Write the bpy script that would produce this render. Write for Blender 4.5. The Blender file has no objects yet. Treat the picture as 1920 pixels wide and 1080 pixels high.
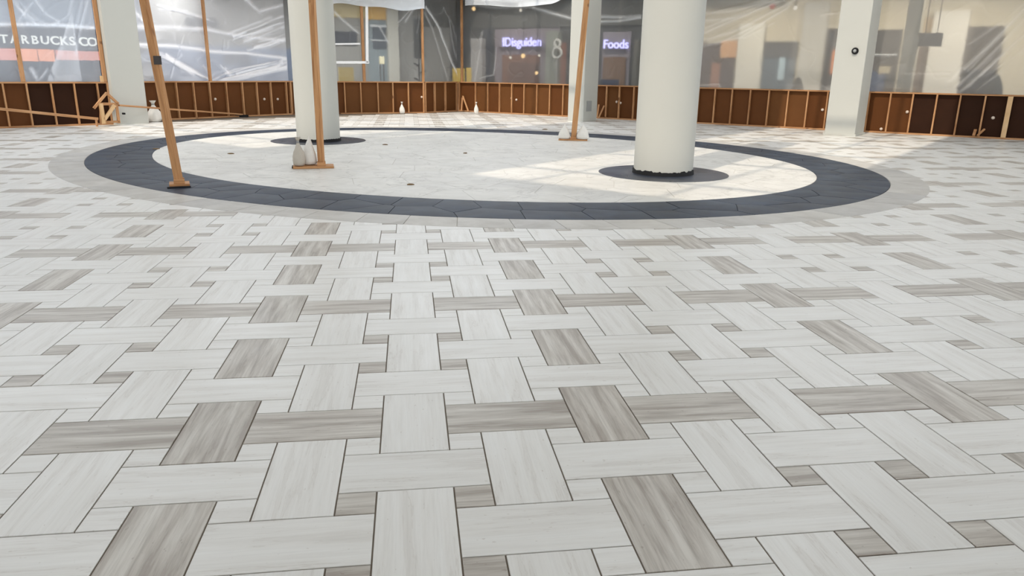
import bpy, math, random
import numpy as np
from mathutils import Matrix, Vector

random.seed(7)
rng = np.random.default_rng(7)
scene = bpy.context.scene
col = scene.collection

# ------------------------------------------------------------------ camera
F_PX = 1387.436
YAW, PITCH, ROLL = -0.1374763, -0.2852591, -0.0135056
CAM = np.array([0.9276516, -3.2507278, 1.6095951])


def cam_rot(a, b, c):
    ca, sa, cb, sb, cc, sc = math.cos(a), math.sin(a), math.cos(b), math.sin(b), math.cos(c), math.sin(c)
    rz = np.array([[ca, -sa, 0], [sa, ca, 0], [0, 0, 1]])
    rx = np.array([[1, 0, 0], [0, cb, -sb], [0, sb, cb]])
    ry = np.array([[cc, 0, sc], [0, 1, 0], [-sc, 0, cc]])
    return rz @ rx @ ry                        # columns: right, forward, up


RC = cam_rot(YAW, PITCH, ROLL)
cam_data = bpy.data.cameras.new('camera')
cam_data.sensor_fit = 'HORIZONTAL'
cam_data.sensor_width = 36.0
cam_data.lens = F_PX * 36.0 / 1920.0
cam_data.clip_start, cam_data.clip_end = 0.05, 400
cam = bpy.data.objects.new('camera', cam_data)
col.objects.link(cam)
mw = Matrix.Identity(4)
for r in range(3):
    mw[r][0], mw[r][1], mw[r][2], mw[r][3] = RC[r, 0], RC[r, 2], -RC[r, 1], CAM[r]
cam.matrix_world = mw
scene.camera = cam

# ------------------------------------------------------------------ sky, sun, exposure
world = bpy.data.worlds.new('sky')
scene.world = world
world.use_nodes = True
bg = world.node_tree.nodes['Background']
bg.inputs[0].default_value = (0.915, 0.955, 1.0, 1)
bg.inputs[1].default_value = 2.3

SUN_AZ = np.array([0.66, 0.751])              # travel direction on the floor
SUN_EL = math.radians(53)
sun_data = bpy.data.lights.new('sun', 'SUN')
sun_data.energy = 2.35
sun_data.color = (1.0, 0.88, 0.73)
sun_data.angle = math.radians(0.9)
sun = bpy.data.objects.new('sun', sun_data)
col.objects.link(sun)
_d = Vector((SUN_AZ[0] * math.cos(SUN_EL), SUN_AZ[1] * math.cos(SUN_EL), -math.sin(SUN_EL)))
sun.rotation_euler = _d.to_track_quat('-Z', 'Y').to_euler()
sun.location = (0, -10, 30)

scene.view_settings.view_transform = 'Standard'
scene.view_settings.look = 'None'
scene.view_settings.gamma = 1.0
scene.view_settings.exposure = 0.06
scene.view_settings.use_curve_mapping = False
scene.cycles.max_bounces = 7
scene.cycles.diffuse_bounces = 4
scene.cycles.glossy_bounces = 3
scene.cycles.transmission_bounces = 6
scene.cycles.caustics_reflective = False


# ------------------------------------------------------------------ helpers
def srgb(r, g, b):
    f = lambda c: (c / 255 / 12.92) if c / 255 <= 0.04045 else ((c / 255 + 0.055) / 1.055) ** 2.4
    return (f(r), f(g), f(b), 1.0)


def ray(u, v):
    return RC @ np.array([(u - 960) / F_PX, 1.0, -(v - 540) / F_PX])


def on_floor(u, v, z=0.0):
    d = ray(u, v)
    return CAM + d * ((z - CAM[2]) / d[2])


def beside(u, v, base):
    """The point above or beside a floor point, in the upright plane through it that faces the viewer."""
    n = np.array([base[0] - CAM[0], base[1] - CAM[1], 0.0])
    d = ray(u, v)
    return CAM + d * (n @ n / (n @ d))


def obj(name, verts, faces, mat=None, parent=None, smooth=False):
    me = bpy.data.meshes.new(name)
    me.from_pydata([tuple(map(float, p)) for p in verts], [], [tuple(f) for f in faces])
    if mat:
        me.materials.append(mat)
    if smooth:
        me.shade_smooth()
    o = bpy.data.objects.new(name, me)
    col.objects.link(o)
    if parent:
        o.parent = parent
    return o


def link_copy(src, name, parent=None):
    o = bpy.data.objects.new(name, src)
    col.objects.link(o)
    if parent:
        o.parent = parent
    return o


def empty(name, loc=(0, 0, 0)):
    o = bpy.data.objects.new(name, None)
    col.objects.link(o)
    o.location = tuple(map(float, loc))
    o.empty_display_size = 0.1
    return o


def tag(o, label=None, cat=None, group=None, kind=None):
    if label:
        o['label'] = label
    if cat:
        o['category'] = cat
    if group:
        o['group'] = group
    if kind:
        o['kind'] = kind
    return o


def rel(verts, o):
    """World points written in the frame of an unrotated empty."""
    L = np.array(o.location)
    return [np.array(p, float) - L for p in verts]


QF = [(0, 3, 2, 1), (4, 5, 6, 7), (0, 1, 5, 4), (1, 2, 6, 5), (2, 3, 7, 6), (3, 0, 4, 7)]


def hexa(c0, ex, ey, ez):
    c0, ex, ey, ez = map(np.array, (c0, ex, ey, ez))
    v = [c0, c0 + ex, c0 + ex + ey, c0 + ey]
    return [np.array(p, float) for p in v] + [p + ez for p in v]


def beam_verts(p, q, w, h, up=(0, 0, 1), twist=0.0):
    p, q, up = np.array(p, float), np.array(q, float), np.array(up, float)
    d = q - p
    a = np.cross(d, up)
    if np.linalg.norm(a) < 1e-6 * np.linalg.norm(d):
        a = np.array([1.0, 0, 0])
    a /= np.linalg.norm(a)
    b = np.cross(a, d)
    b /= np.linalg.norm(b)
    a, b = a * math.cos(twist) + b * math.sin(twist), -a * math.sin(twist) + b * math.cos(twist)
    # chamfered section so edges catch light
    k = 0.12 * min(w, h)
    sec = [(-w / 2 + k, -h / 2), (w / 2 - k, -h / 2), (w / 2, -h / 2 + k), (w / 2, h / 2 - k),
           (w / 2 - k, h / 2), (-w / 2 + k, h / 2), (-w / 2, h / 2 - k), (-w / 2, -h / 2 + k)]
    vs = [p + a * x + b * y for x, y in sec] + [q + a * x + b * y for x, y in sec]
    fs = [tuple(range(7, -1, -1)), tuple(range(8, 16))] + [(i, (i + 1) % 8, 8 + (i + 1) % 8, 8 + i) for i in range(8)]
    return vs, fs


def beam(name, p, q, w, h, mat, parent=None, up=(0, 0, 1), twist=0.0):
    vs, fs = beam_verts(p, q, w, h, up, twist)
    if parent:
        vs = rel(vs, parent)
    o = obj(name, vs, fs, mat, parent)
    put_tc(o, p, q)
    return o


def put_tc(o, p, q):
    """Grain coordinates: x runs along the timber."""
    p, q = np.array(p, float), np.array(q, float)
    d = (q - p) / np.linalg.norm(q - p)
    L = np.array(o.parent.location) if o.parent else np.zeros(3)
    at = o.data.attributes.new('tc', 'FLOAT_VECTOR', 'POINT')
    co = np.array([v.co[:] for v in o.data.vertices]) + L - p
    along = co @ d
    rest = co - along[:, None] * d
    seed = random.random() * 20
    out = np.stack([along + seed, rest[:, 0] + rest[:, 1], rest[:, 2] + seed], 1)
    at.data.foreach_set('vector', out.astype(np.float32).ravel())


def lathe(profile, n=24, center=(0, 0, 0), wob=None):
    vs, fs = [], []
    for k, (r, z) in enumerate(profile):
        for i in range(n):
            a = 2 * math.pi * i / n
            rr = r * (wob(a, z) if wob else 1)
            vs.append((center[0] + rr * math.cos(a), center[1] + rr * math.sin(a), center[2] + z))
    for k in range(len(profile) - 1):
        for i in range(n):
            j = (i + 1) % n
            fs.append((k * n + i, k * n + j, (k + 1) * n + j, (k + 1) * n + i))
    fs.append(tuple(range(n - 1, -1, -1)))
    fs.append(tuple((len(profile) - 1) * n + i for i in range(n)))
    return vs, fs


# ------------------------------------------------------------------ materials
MATS = {}


def new_mat(name):
    m = bpy.data.materials.new(name)
    m.use_nodes = True
    nt = m.node_tree
    nt.nodes.clear()
    out = nt.nodes.new('ShaderNodeOutputMaterial')
    MATS[name] = m
    return m, nt, out


def N(nt, kind, **kw):
    n = nt.nodes.new('ShaderNode' + kind)
    for k, v in kw.items():
        if k == 'inp':
            for a, b in v.items():
                if hasattr(b, 'is_linked') or hasattr(b, 'links'):
                    nt.links.new(b, n.inputs[a])
                else:
                    n.inputs[a].default_value = b
        else:
            setattr(n, k, v)
    return n


def ramp(nt, fac, stops):
    r = nt.nodes.new('ShaderNodeValToRGB')
    el = r.color_ramp.elements
    while len(el) < len(stops):
        el.new(0.5)
    for e, (p, c) in zip(el, stops):
        e.position, e.color = p, c
    nt.links.new(fac, r.inputs[0])
    return r.outputs[0]


def mix(nt, fac, a, b, mode='MIX'):
    n = nt.nodes.new('ShaderNodeMix')
    n.data_type = 'RGBA'
    n.blend_type = mode
    for sock, val in ((n.inputs[0], fac), (n.inputs[6], a), (n.inputs[7], b)):
        if hasattr(val, 'links'):
            nt.links.new(val, sock)
        else:
            sock.default_value = val
    return n.outputs[2]


def principled(nt, out, color, rough=0.5, spec=0.5, bump=None, bump_s=0.1, bump_d=0.01, metallic=0.0):
    p = nt.nodes.new('ShaderNodeBsdfPrincipled')
    for k, val in (('Base Color', color), ('Roughness', rough)):
        if hasattr(val, 'links'):
            nt.links.new(val, p.inputs[k])
        else:
            p.inputs[k].default_value = val
    p.inputs['Specular IOR Level'].default_value = spec
    p.inputs['Metallic'].default_value = metallic
    if bump is not None:
        b = nt.nodes.new('ShaderNodeBump')
        b.inputs['Strength'].default_value = bump_s
        b.inputs['Distance'].default_value = bump_d
        nt.links.new(bump, b.inputs['Height'])
        nt.links.new(b.outputs[0], p.inputs['Normal'])
    nt.links.new(p.outputs[0], out.inputs[0])
    return p


def tile_mat(name, base, light, vein, dark, vein_amt, tint_amt, rough, contrast):
    m, nt, out = new_mat(name)
    at = N(nt, 'Attribute', attribute_name='tc')
    oi = N(nt, 'ObjectInfo')
    sp = N(nt, 'SeparateXYZ', inp={0: at.outputs['Vector']})
    seed = N(nt, 'Math', operation='ADD', inp={0: sp.outputs[2], 1: oi.outputs['Random']})
    sd = N(nt, 'Math', operation='MULTIPLY', inp={0: seed.outputs[0], 1: 91.7})
    def vec(ax, ay):
        x = N(nt, 'Math', operation='MULTIPLY', inp={0: sp.outputs[0], 1: ax})
        y = N(nt, 'Math', operation='MULTIPLY', inp={0: sp.outputs[1], 1: ay})
        return N(nt, 'CombineXYZ', inp={0: x.outputs[0], 1: y.outputs[0], 2: sd.outputs[0]}).outputs[0]
    n1 = N(nt, 'TexNoise', inp={'Vector': vec(1.5, 17), 'Scale': 1.0, 'Detail': 5.0, 'Roughness': 0.58, 'Distortion': 0.3})
    n2 = N(nt, 'TexNoise', inp={'Vector': vec(3.2, 85), 'Scale': 1.0, 'Detail': 5.0, 'Roughness': 0.7, 'Distortion': 0.25})
    n3 = N(nt, 'TexNoise', inp={'Vector': vec(3.0, 5), 'Scale': 1.0, 'Detail': 3.0})
    c = ramp(nt, n1.outputs[0], [(0.5 - contrast, dark), (0.5, base), (0.5 + contrast, light)])
    fine = ramp(nt, n2.outputs[0], [(0.30, (0.80, 0.79, 0.78, 1)), (0.56, (1, 1, 1, 1))])
    c = mix(nt, vein_amt, c, fine, 'MULTIPLY')
    # thin single veins
    v = ramp(nt, n1.outputs[0], [(0.395, (0, 0, 0, 1)), (0.41, (1, 1, 1, 1)), (0.425, (0, 0, 0, 1))])
    vm = N(nt, 'Math', operation='MULTIPLY', inp={0: v, 1: n3.outputs[0]})
    vm2 = N(nt, 'Math', operation='MULTIPLY', inp={0: vm.outputs[0], 1: 0.75})
    c = mix(nt, vm2.outputs[0], c, vein)
    pit = N(nt, 'TexNoise', inp={'Vector': vec(34, 60), 'Scale': 1.0, 'Detail': 1.0})
    pm = ramp(nt, pit.outputs[0], [(0.735, (0, 0, 0, 1)), (0.77, (1, 1, 1, 1))])
    pm2 = N(nt, 'Math', operation='MULTIPLY', inp={0: pm, 1: 0.5})
    c = mix(nt, pm2.outputs[0], c, vein)
    wn = N(nt, 'TexWhiteNoise', noise_dimensions='1D', inp={'W': sd.outputs[0]})
    t = ramp(nt, wn.outputs[0], [(0.0, (1 - tint_amt, 1 - tint_amt, 1 - tint_amt * 1.05, 1)), (1.0, (1, 1, 1, 1))])
    c = mix(nt, 1.0, c, t, 'MULTIPLY')
    r = N(nt, 'MapRange', inp={0: n3.outputs[0], 1: 0.3, 2: 0.7, 3: rough - 0.05, 4: rough + 0.07})
    principled(nt, out, c, r.outputs[0], 0.5, n2.outputs[0], 0.06, 0.004)
    return m


WHITE_TILE = tile_mat('white_travertine', srgb(223, 221, 216), srgb(227, 226, 222), srgb(190, 183, 174), srgb(213, 210, 204), 0.35, 0.05, 0.36, 0.2)
TAUPE_TILE = tile_mat('taupe_travertine', srgb(184, 177, 167), srgb(205, 200, 191), srgb(142, 131, 119), srgb(157, 147, 136), 1.0, 0.08, 0.38, 0.145)


def plain(name, c, rough=0.6, spec=0.4, var=0.06, scale=3.0, bump=0.0, metallic=0.0):
    m, nt, out = new_mat(name)
    tc = N(nt, 'TexCoord')
    n = N(nt, 'TexNoise', inp={'Vector': tc.outputs['Object'], 'Scale': scale, 'Detail': 5.0, 'Roughness': 0.6})
    k = 1 - var
    cc = mix(nt, n.outputs[0], (c[0] * k, c[1] * k, c[2] * k, 1), (min(1, c[0] * (1 + var)), min(1, c[1] * (1 + var)), min(1, c[2] * (1 + var)), 1))
    principled(nt, out, cc, rough, spec, n.outputs[0] if bump else None, bump, 0.01, metallic)
    return m


def emit(name, c, s):
    m, nt, out = new_mat(name)
    e = N(nt, 'Emission', inp={0: c, 1: s})
    nt.links.new(e.outputs[0], out.inputs[0])
    return m


def slate_mat(name, c, d, rough, light=False):
    m, nt, out = new_mat(name)
    tc = N(nt, 'TexCoord')
    oi = N(nt, 'ObjectInfo')
    off = N(nt, 'VectorMath', operation='MULTIPLY_ADD', inp={0: tc.outputs['Object'], 1: (1, 1, 1)})
    s3 = N(nt, 'CombineXYZ', inp={2: N(nt, 'Math', operation='MULTIPLY', inp={0: oi.outputs['Random'], 1: 40.0}).outputs[0]})
    nt.links.new(s3.outputs[0], off.inputs[2])
    n = N(nt, 'TexNoise', inp={'Vector': off.outputs[0], 'Scale': 2.6, 'Detail': 7.0, 'Roughness': 0.62, 'Distortion': 0.6})
    n2 = N(nt, 'TexNoise', inp={'Vector': tc.outputs['Object'], 'Scale': 0.8, 'Detail': 4.0})
    cc = ramp(nt, n.outputs[0], [(0.33, d), (0.62, c)])
    wn = ramp(nt, oi.outputs['Random'], [(0, (0.84, 0.85, 0.88, 1)), (1, (1, 1, 1, 1))])
    cc = mix(nt, 0.25 if light else 0.9, cc, wn, 'MULTIPLY')
    gp = N(nt, 'NewGeometry')
    if light:        # chips, tool marks and scuffs worn into the pale stone
        v = N(nt, 'TexNoise', inp={'Vector': gp.outputs['Position'], 'Scale': 0.9, 'Detail': 8.0, 'Roughness': 0.55, 'Distortion': 1.4})
        vv = ramp(nt, v.outputs[0], [(0.475, (0, 0, 0, 1)), (0.50, (1, 1, 1, 1)), (0.515, (0, 0, 0, 1))])
        f = N(nt, 'Math', operation='MULTIPLY', inp={0: vv, 1: n2.outputs[0]})
        f2 = N(nt, 'Math', operation='MULTIPLY', inp={0: f.outputs[0], 1: 0.6})
        cc = mix(nt, f2.outputs[0], cc, srgb(128, 122, 114))
        sm = N(nt, 'TexNoise', inp={'Vector': gp.outputs['Position'], 'Scale': 0.42, 'Detail': 6.0, 'Roughness': 0.6, 'Distortion': 1.0})
        sm2 = ramp(nt, sm.outputs[0], [(0.50, (0, 0, 0, 1)), (0.72, (1, 1, 1, 1))])
        sm3 = N(nt, 'Math', operation='MULTIPLY', inp={0: sm2, 1: 0.35})
        cc = mix(nt, sm3.outputs[0], cc, srgb(168, 165, 160))
        sp = N(nt, 'TexNoise', inp={'Vector': gp.outputs['Position'], 'Scale': 11.0, 'Detail': 2.0})
        ss = ramp(nt, sp.outputs[0], [(0.72, (0, 0, 0, 1)), (0.76, (1, 1, 1, 1))])
        ff = N(nt, 'Math', operation='MULTIPLY', inp={0: ss, 1: 0.4})
        cc = mix(nt, ff.outputs[0], cc, srgb(140, 128, 110))
    rr = N(nt, 'MapRange', inp={0: n2.outputs[0], 1: 0.3, 2: 0.7, 3: rough - 0.06, 4: rough + 0.08})
    principled(nt, out, cc, rr.outputs[0], 0.5 if light else 0.18, n.outputs[0], 0.12, 0.006)
    return m


SLATE = slate_mat('blue_slate', srgb(40, 53, 70), srgb(23, 32, 46), 0.46)
COLLAR = slate_mat('collar_slate', srgb(58, 63, 75), srgb(42, 47, 58), 0.28)
BORDER = slate_mat('greige_stone', srgb(198, 194, 187), srgb(178, 173, 165), 0.42)
INNER = slate_mat('cream_stone', srgb(217, 214, 207), srgb(202, 199, 192), 0.42, True)
GROUT = plain('taupe_grout', srgb(126, 116, 104), 0.9, 0.2, 0.1, 8)
GROUT_DARK = plain('slate_grout', srgb(58, 60, 66), 0.9, 0.2, 0.1, 8)
GROUT_PALE = plain('pale_grout', srgb(186, 180, 170), 0.9, 0.2, 0.1, 8)
PAINT = plain('column_paint', srgb(188, 188, 181), 0.55, 0.3, 0.025, 1.3, 0.02)
PAINT_GREY = plain('grey_column_paint', srgb(168, 163, 150), 0.6, 0.3, 0.03, 1.3)
BLACK = plain('black_rubber', srgb(20, 20, 22), 0.7, 0.3)
DARKMETAL = plain('dark_metal', srgb(52, 44, 40), 0.5, 0.5)
GREYBOX = plain('grey_plate', srgb(150, 152, 150), 0.5, 0.4)


def wood_mat(name, base, light, dark):
    m, nt, out = new_mat(name)
    at = N(nt, 'Attribute', attribute_name='tc')
    oi = N(nt, 'ObjectInfo')
    mp = N(nt, 'VectorMath', operation='MULTIPLY', inp={0: at.outputs['Vector'], 1: (1.3, 26, 26)})
    n = N(nt, 'TexNoise', inp={'Vector': mp.outputs[0], 'Scale': 1.0, 'Detail': 5.0, 'Roughness': 0.6, 'Distortion': 0.7})
    kn = N(nt, 'TexNoise', inp={'Vector': at.outputs['Vector'], 'Scale': 2.6, 'Detail': 1.0})
    c = ramp(nt, n.outputs[0], [(0.3, dark), (0.52, base), (0.75, light)])
    k = ramp(nt, kn.outputs[0], [(0.70, (0, 0, 0, 1)), (0.74, (1, 1, 1, 1))])
    c = mix(nt, k, c, (dark[0] * 0.45, dark[1] * 0.4, dark[2] * 0.4, 1))
    t = ramp(nt, oi.outputs['Random'], [(0, (0.82, 0.80, 0.78, 1)), (1, (1, 1, 1, 1))])
    c = mix(nt, 1.0, c, t, 'MULTIPLY')
    principled(nt, out, c, 0.62, 0.3, n.outputs[0], 0.08, 0.003)
    return m


TIMBER = wood_mat('pine_timber', srgb(190, 143, 100), srgb(208, 164, 122), srgb(160, 112, 72))
SHORE = wood_mat('shore_timber', srgb(190, 140, 93), srgb(208, 162, 114), srgb(156, 107, 66))
PALETIMBER = wood_mat('pale_pine', srgb(222, 186, 140), srgb(232, 200, 160), srgb(196, 156, 108))
PANEL = plain('brown_hardboard', srgb(92, 54, 23), 0.75, 0.2, 0.16, 2.2, 0.05)
PANEL_B = plain('tan_hardboard', srgb(100, 63, 31), 0.75, 0.2, 0.16, 2.2, 0.05)
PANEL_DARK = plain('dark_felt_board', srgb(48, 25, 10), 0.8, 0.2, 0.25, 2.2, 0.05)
BAG = plain('sandbag_canvas', srgb(226, 222, 214), 0.9, 0.2, 0.10, 12, 0.25)
BAG_GREY = plain('grey_sandbag_canvas', srgb(186, 178, 166), 0.9, 0.2, 0.12, 12, 0.3)
CREAM = plain('cream_bulkhead', srgb(205, 196, 176), 0.8, 0.2, 0.05, 0.6)
GREYWALL = plain('grey_mall_wall', srgb(150, 150, 146), 0.8, 0.2, 0.05, 0.6)
DARKWALL = plain('dark_shop_wall', srgb(70, 70, 70), 0.8, 0.2, 0.1, 0.8)
CEIL = plain('ceiling_white', srgb(205, 205, 200), 0.9, 0.2, 0.02, 0.5)
CEIL_GREY = plain('grey_mall_ceiling', srgb(120, 120, 114), 0.9, 0.2, 0.05, 0.5)


def film_mat(name, veil, tint, rough=0.8, glint_gain=0.6):
    m, nt, out = new_mat(name)
    at = N(nt, 'Attribute', attribute_name='fold')
    see = N(nt, 'BsdfRefraction', inp={0: (0.93, 0.95, 0.96, 1), 'Roughness': rough, 'IOR': 1.014})
    df = N(nt, 'BsdfDiffuse', inp={0: tint})
    tl = N(nt, 'BsdfTranslucent', inp={0: tint})
    veil_s = N(nt, 'MixShader', inp={0: 0.3, 1: df.outputs[0], 2: tl.outputs[0]})
    fac = N(nt, 'Math', operation='MULTIPLY_ADD', use_clamp=True, inp={0: at.outputs['Fac'], 1: glint_gain, 2: veil})
    body = N(nt, 'MixShader', inp={0: fac.outputs[0], 1: see.outputs[0], 2: veil_s.outputs[0]})
    gl = N(nt, 'BsdfGlossy', inp={0: (1, 1, 1, 1), 'Roughness': 0.25})
    lw = N(nt, 'LayerWeight', inp={0: 0.25})
    gf = N(nt, 'Math', operation='MULTIPLY', inp={0: lw.outputs['Fresnel'], 1: 0.6})
    fin = N(nt, 'MixShader', inp={0: gf.outputs[0], 1: body.outputs[0], 2: gl.outputs[0]})
    nt.links.new(fin.outputs[0], out.inputs[0])
    return m


FILM_LEFT = film_mat('hazy_blue_film', 0.28, (0.84, 0.91, 1.0, 1), 0.36, 0.6)
FILM_THICK = film_mat('doubled_white_film', 0.36, (0.90, 0.92, 0.97, 1), 1.0, 0.72)
FILM_CLEAR = film_mat('clear_film', 0.10, (0.9, 0.93, 0.95, 1), 0.55, 0.6)
FILM_RIGHT = film_mat('warm_film', 0.19, (0.96, 0.94, 0.90, 1), 0.75, 0.35)
FILM_HEM = film_mat('bright_hem_film', 0.84, (0.92, 0.96, 1.0, 1), 1.0, 0.4)
TAPE = plain('white_seam_tape', srgb(240, 240, 240), 0.5, 0.4, 0.02)

# ------------------------------------------------------------------ floor layout
U6 = 0.1524                                   # six inches: the module of the weave
MID = np.array([1.96, 12.0])                  # middle of the oval
E1 = np.array([1, -1]) / math.sqrt(2)
E2 = np.array([1, 1]) / math.sqrt(2)


def _r(s, th):
    return s[0] + s[1] * np.cos(th) + s[2] * np.sin(th) + s[3] * np.cos(2 * th) + s[4] * np.sin(2 * th) + s[5] * np.cos(4 * th) + s[6] * np.sin(4 * th)


def r_out(th):
    return _r([6.981, .164, -.160, .703, .114, .053, .004], th)


def r_in(th):
    return _r([5.895, .073, -.157, .771, .105, .099, .008], th)


def r_border(th):
    return r_out(th) + 0.53


def oval(rf, th):
    r = rf(th)
    return MID + np.cos(th)[..., None] * E1 * r[..., None] + np.sin(th)[..., None] * E2 * r[..., None]


def theta_of(p):
    d = np.asarray(p) - MID
    return np.arctan2(d @ E2, d @ E1)


floor = obj('floor', [(-60, -40, -.006), (80, -40, -.006), (80, 90, -.006), (-60, 90, -.006), (-60, -40, -.2), (80, -40, -.2), (80, 90, -.2), (-60, 90, -.2)],
            [(0, 1, 2, 3), (4, 7, 6, 5), (0, 4, 5, 1), (1, 5, 6, 2), (2, 6, 7, 3), (3, 7, 4, 0)], GROUT)
tag(floor, 'tiled atrium floor in a white and taupe basket weave around an oval', 'floor', kind='structure')

GAP = 0.0064
BEV = 0.0018


def tile_geo(lx, ly):
    x, y = lx / 2 - GAP / 2, ly / 2 - GAP / 2
    vs = []
    for (ax, ay, z) in ((x - BEV, y - BEV, 0.0), (x, y, -BEV), (x, y, -0.0075)):
        vs += [(-ax, -ay, z), (ax, -ay, z), (ax, ay, z), (-ax, ay, z)]
    fs = [(0, 1, 2, 3)]
    for k in (0, 4):
        for i in range(4):
            j = (i + 1) % 4
            fs.append((k + i, k + 4 + i, k + 4 + j, k + j))
    return vs, fs


def shared_tile(name, lx, ly, mat):
    vs, fs = tile_geo(lx, ly)
    me = bpy.data.meshes.new(name)
    me.from_pydata(vs, [], fs)
    me.materials.append(mat)
    at = me.attributes.new('tc', 'FLOAT_VECTOR', 'POINT')
    at.data.foreach_set('vector', np.array([(a, b, 0) for a, b, c in vs], np.float32).ravel())
    return me


def clip_poly(poly, n, c):
    """Keep the side of a convex polygon where n.p <= c."""
    out = []
    for i in range(len(poly)):
        p, q = poly[i], poly[(i + 1) % len(poly)]
        dp, dq = n @ p - c, n @ q - c
        if dp <= 0:
            out.append(p)
        if dp * dq < 0:
            out.append(p + (q - p) * (dp / (dp - dq)))
    return out


def in_view_area(cx, cy):
    d = (np.array([cx, cy, 0.0]) - CAM) @ RC
    if d[1] < 0.3:
        return -1.0
    u, v = 960 + F_PX * d[0] / d[1], 540 - F_PX * d[2] / d[1]
    if not (-60 < u < 1980 and -60 < v < 1150):
        return -1.0
    return 1.0 / d[1] ** 3


# wall lines (left to right as seen), used to bound the tiling as well
WALLS = {'wall_left': ((-13.0, 15.72), (-7.4, 19.64)), 'wall_left_rear': ((-7.35, 20.75), (-3.25, 24.85)),
         'wall_back': ((-3.25, 24.85), (1.5, 26.3)), 'wall_back_return': ((1.5, 26.3), (2.9, 27.9)),
         'wall_right': ((2.9, 27.9), (20.0, 12.5))}


class Seg:
    def __init__(s, p, q):
        s.p = np.array([*p, 0.0])
        d = np.array([*q, 0.0]) - s.p
        s.len = np.linalg.norm(d)
        s.t = d / s.len
        s.n = np.cross(s.t, [0, 0, 1.0])       # towards the atrium

    def pt(s, a, off, z):
        return s.p + s.t * a - s.n * off + np.array([0, 0, z])

    def hit(s, u, v, off=0.0):
        d = ray(u, v)
        k = ((s.p - s.n * off - CAM) @ s.n) / (d @ s.n)
        w = CAM + d * k
        return (w - s.p) @ s.t, w[2]

    def box(s, a0, a1, o0, o1, z0, z1):
        return hexa(s.pt(a0, o1, z0), s.t * (a1 - a0), s.n * (o1 - o0), np.array([0, 0, z1 - z0]))


SEGS = {k: Seg(*v) for k, v in WALLS.items()}


def inside(cx, cy):
    p = np.array([cx, cy, 0.0])
    for k in ('wall_left', 'wall_back', 'wall_right'):
        s = SEGS[k]
        if (p - s.p) @ s.n < (-0.3 if k != 'wall_back' else -2.2):
            return False
    return cy > -7 and -14 < cx < 21


tiles = []                                    # (area, kind name, cx, cy, vertical?, polygon or None)
P3 = 3 * U6
for i in range(-32, 50):
    for j in range(-16, 64):
        cx, cy = i * P3, j * P3
        vert = (i % 2 == 0) == (j % 2 == 0)
        taupe = (i % 4 == 0 and vert and i % 2 == 0) or (j % 4 == 0 and not vert)
        tiles.append([('taupe' if taupe else 'white') + '_plank_tile', cx, cy, vert])
        taupe_sq = i % 4 in (1, 2) and j % 4 in (1, 2)
        tiles.append([('taupe' if taupe_sq else 'white') + '_square_tile', cx + P3 / 2, cy + P3 / 2, False])

TMESH = {'white_plank_tile': shared_tile('white_plank_tile', 4 * U6, 2 * U6, WHITE_TILE),
         'taupe_plank_tile': shared_tile('taupe_plank_tile', 4 * U6, 2 * U6, TAUPE_TILE),
         'white_square_tile': shared_tile('white_square_tile', U6, U6, WHITE_TILE),
         'taupe_square_tile': shared_tile('taupe_square_tile', U6, U6, TAUPE_TILE)}
DIM = {'white_plank_tile': (4 * U6, 2 * U6), 'taupe_plank_tile': (4 * U6, 2 * U6), 'white_square_tile': (U6, U6), 'taupe_square_tile': (U6, U6)}

kept = {k: [] for k in TMESH}
for name, cx, cy, vert in tiles:
    if not inside(cx, cy):
        continue
    c = np.array([cx, cy])
    th = theta_of(c)
    rr = np.linalg.norm(c - MID)
    rb = float(r_border(np.array(th)))
    lx, ly = DIM[name]
    if vert:
        lx, ly = ly, lx
    if rr < rb - 0.5:
        continue
    poly = None
    if rr < rb + 0.5:
        # cut the tile along the border of the oval
        a, b = oval(r_border, np.array([th - 0.02, th + 0.02]))
        tg = (b - a) / np.linalg.norm(b - a)
        nn = np.array([tg[1], -tg[0]])
        m0 = oval(r_border, np.array([th]))[0]
        if nn @ (c - MID) < 0:
            nn = -nn
        hx, hy = lx / 2 - GAP / 2, ly / 2 - GAP / 2
        sq = [c + np.array(s) for s in ((-hx, -hy), (hx, -hy), (hx, hy), (-hx, hy))]
        cut = clip_poly(sq, -nn, -(nn @ m0) + 0.012)
        if len(cut) < 3:
            continue
        if len(cut) != 4 or any(np.linalg.norm(p - q) > 1e-6 for p, q in zip(cut, sq)):
            poly = cut
    kept[name].append((in_view_area(cx, cy), cx, cy, vert, poly))

rest = {'white': ([], [], []), 'taupe': ([], [], [])}


def add_rest(kind, vs, fs, tc):
    V, Fc, T = rest[kind]
    o = len(V)
    V += vs
    T += tc
    Fc += [tuple(o + i for i in f) for f in fs]


def poly_slab(poly, z=0.0, h=0.0075):
    n = len(poly)
    vs = [(p[0], p[1], z) for p in poly] + [(p[0], p[1], z - h) for p in poly]
    fs = [tuple(range(n))] + [(i, n + i, n + (i + 1) % n, (i + 1) % n) for i in range(n)]
    return vs, fs


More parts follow.
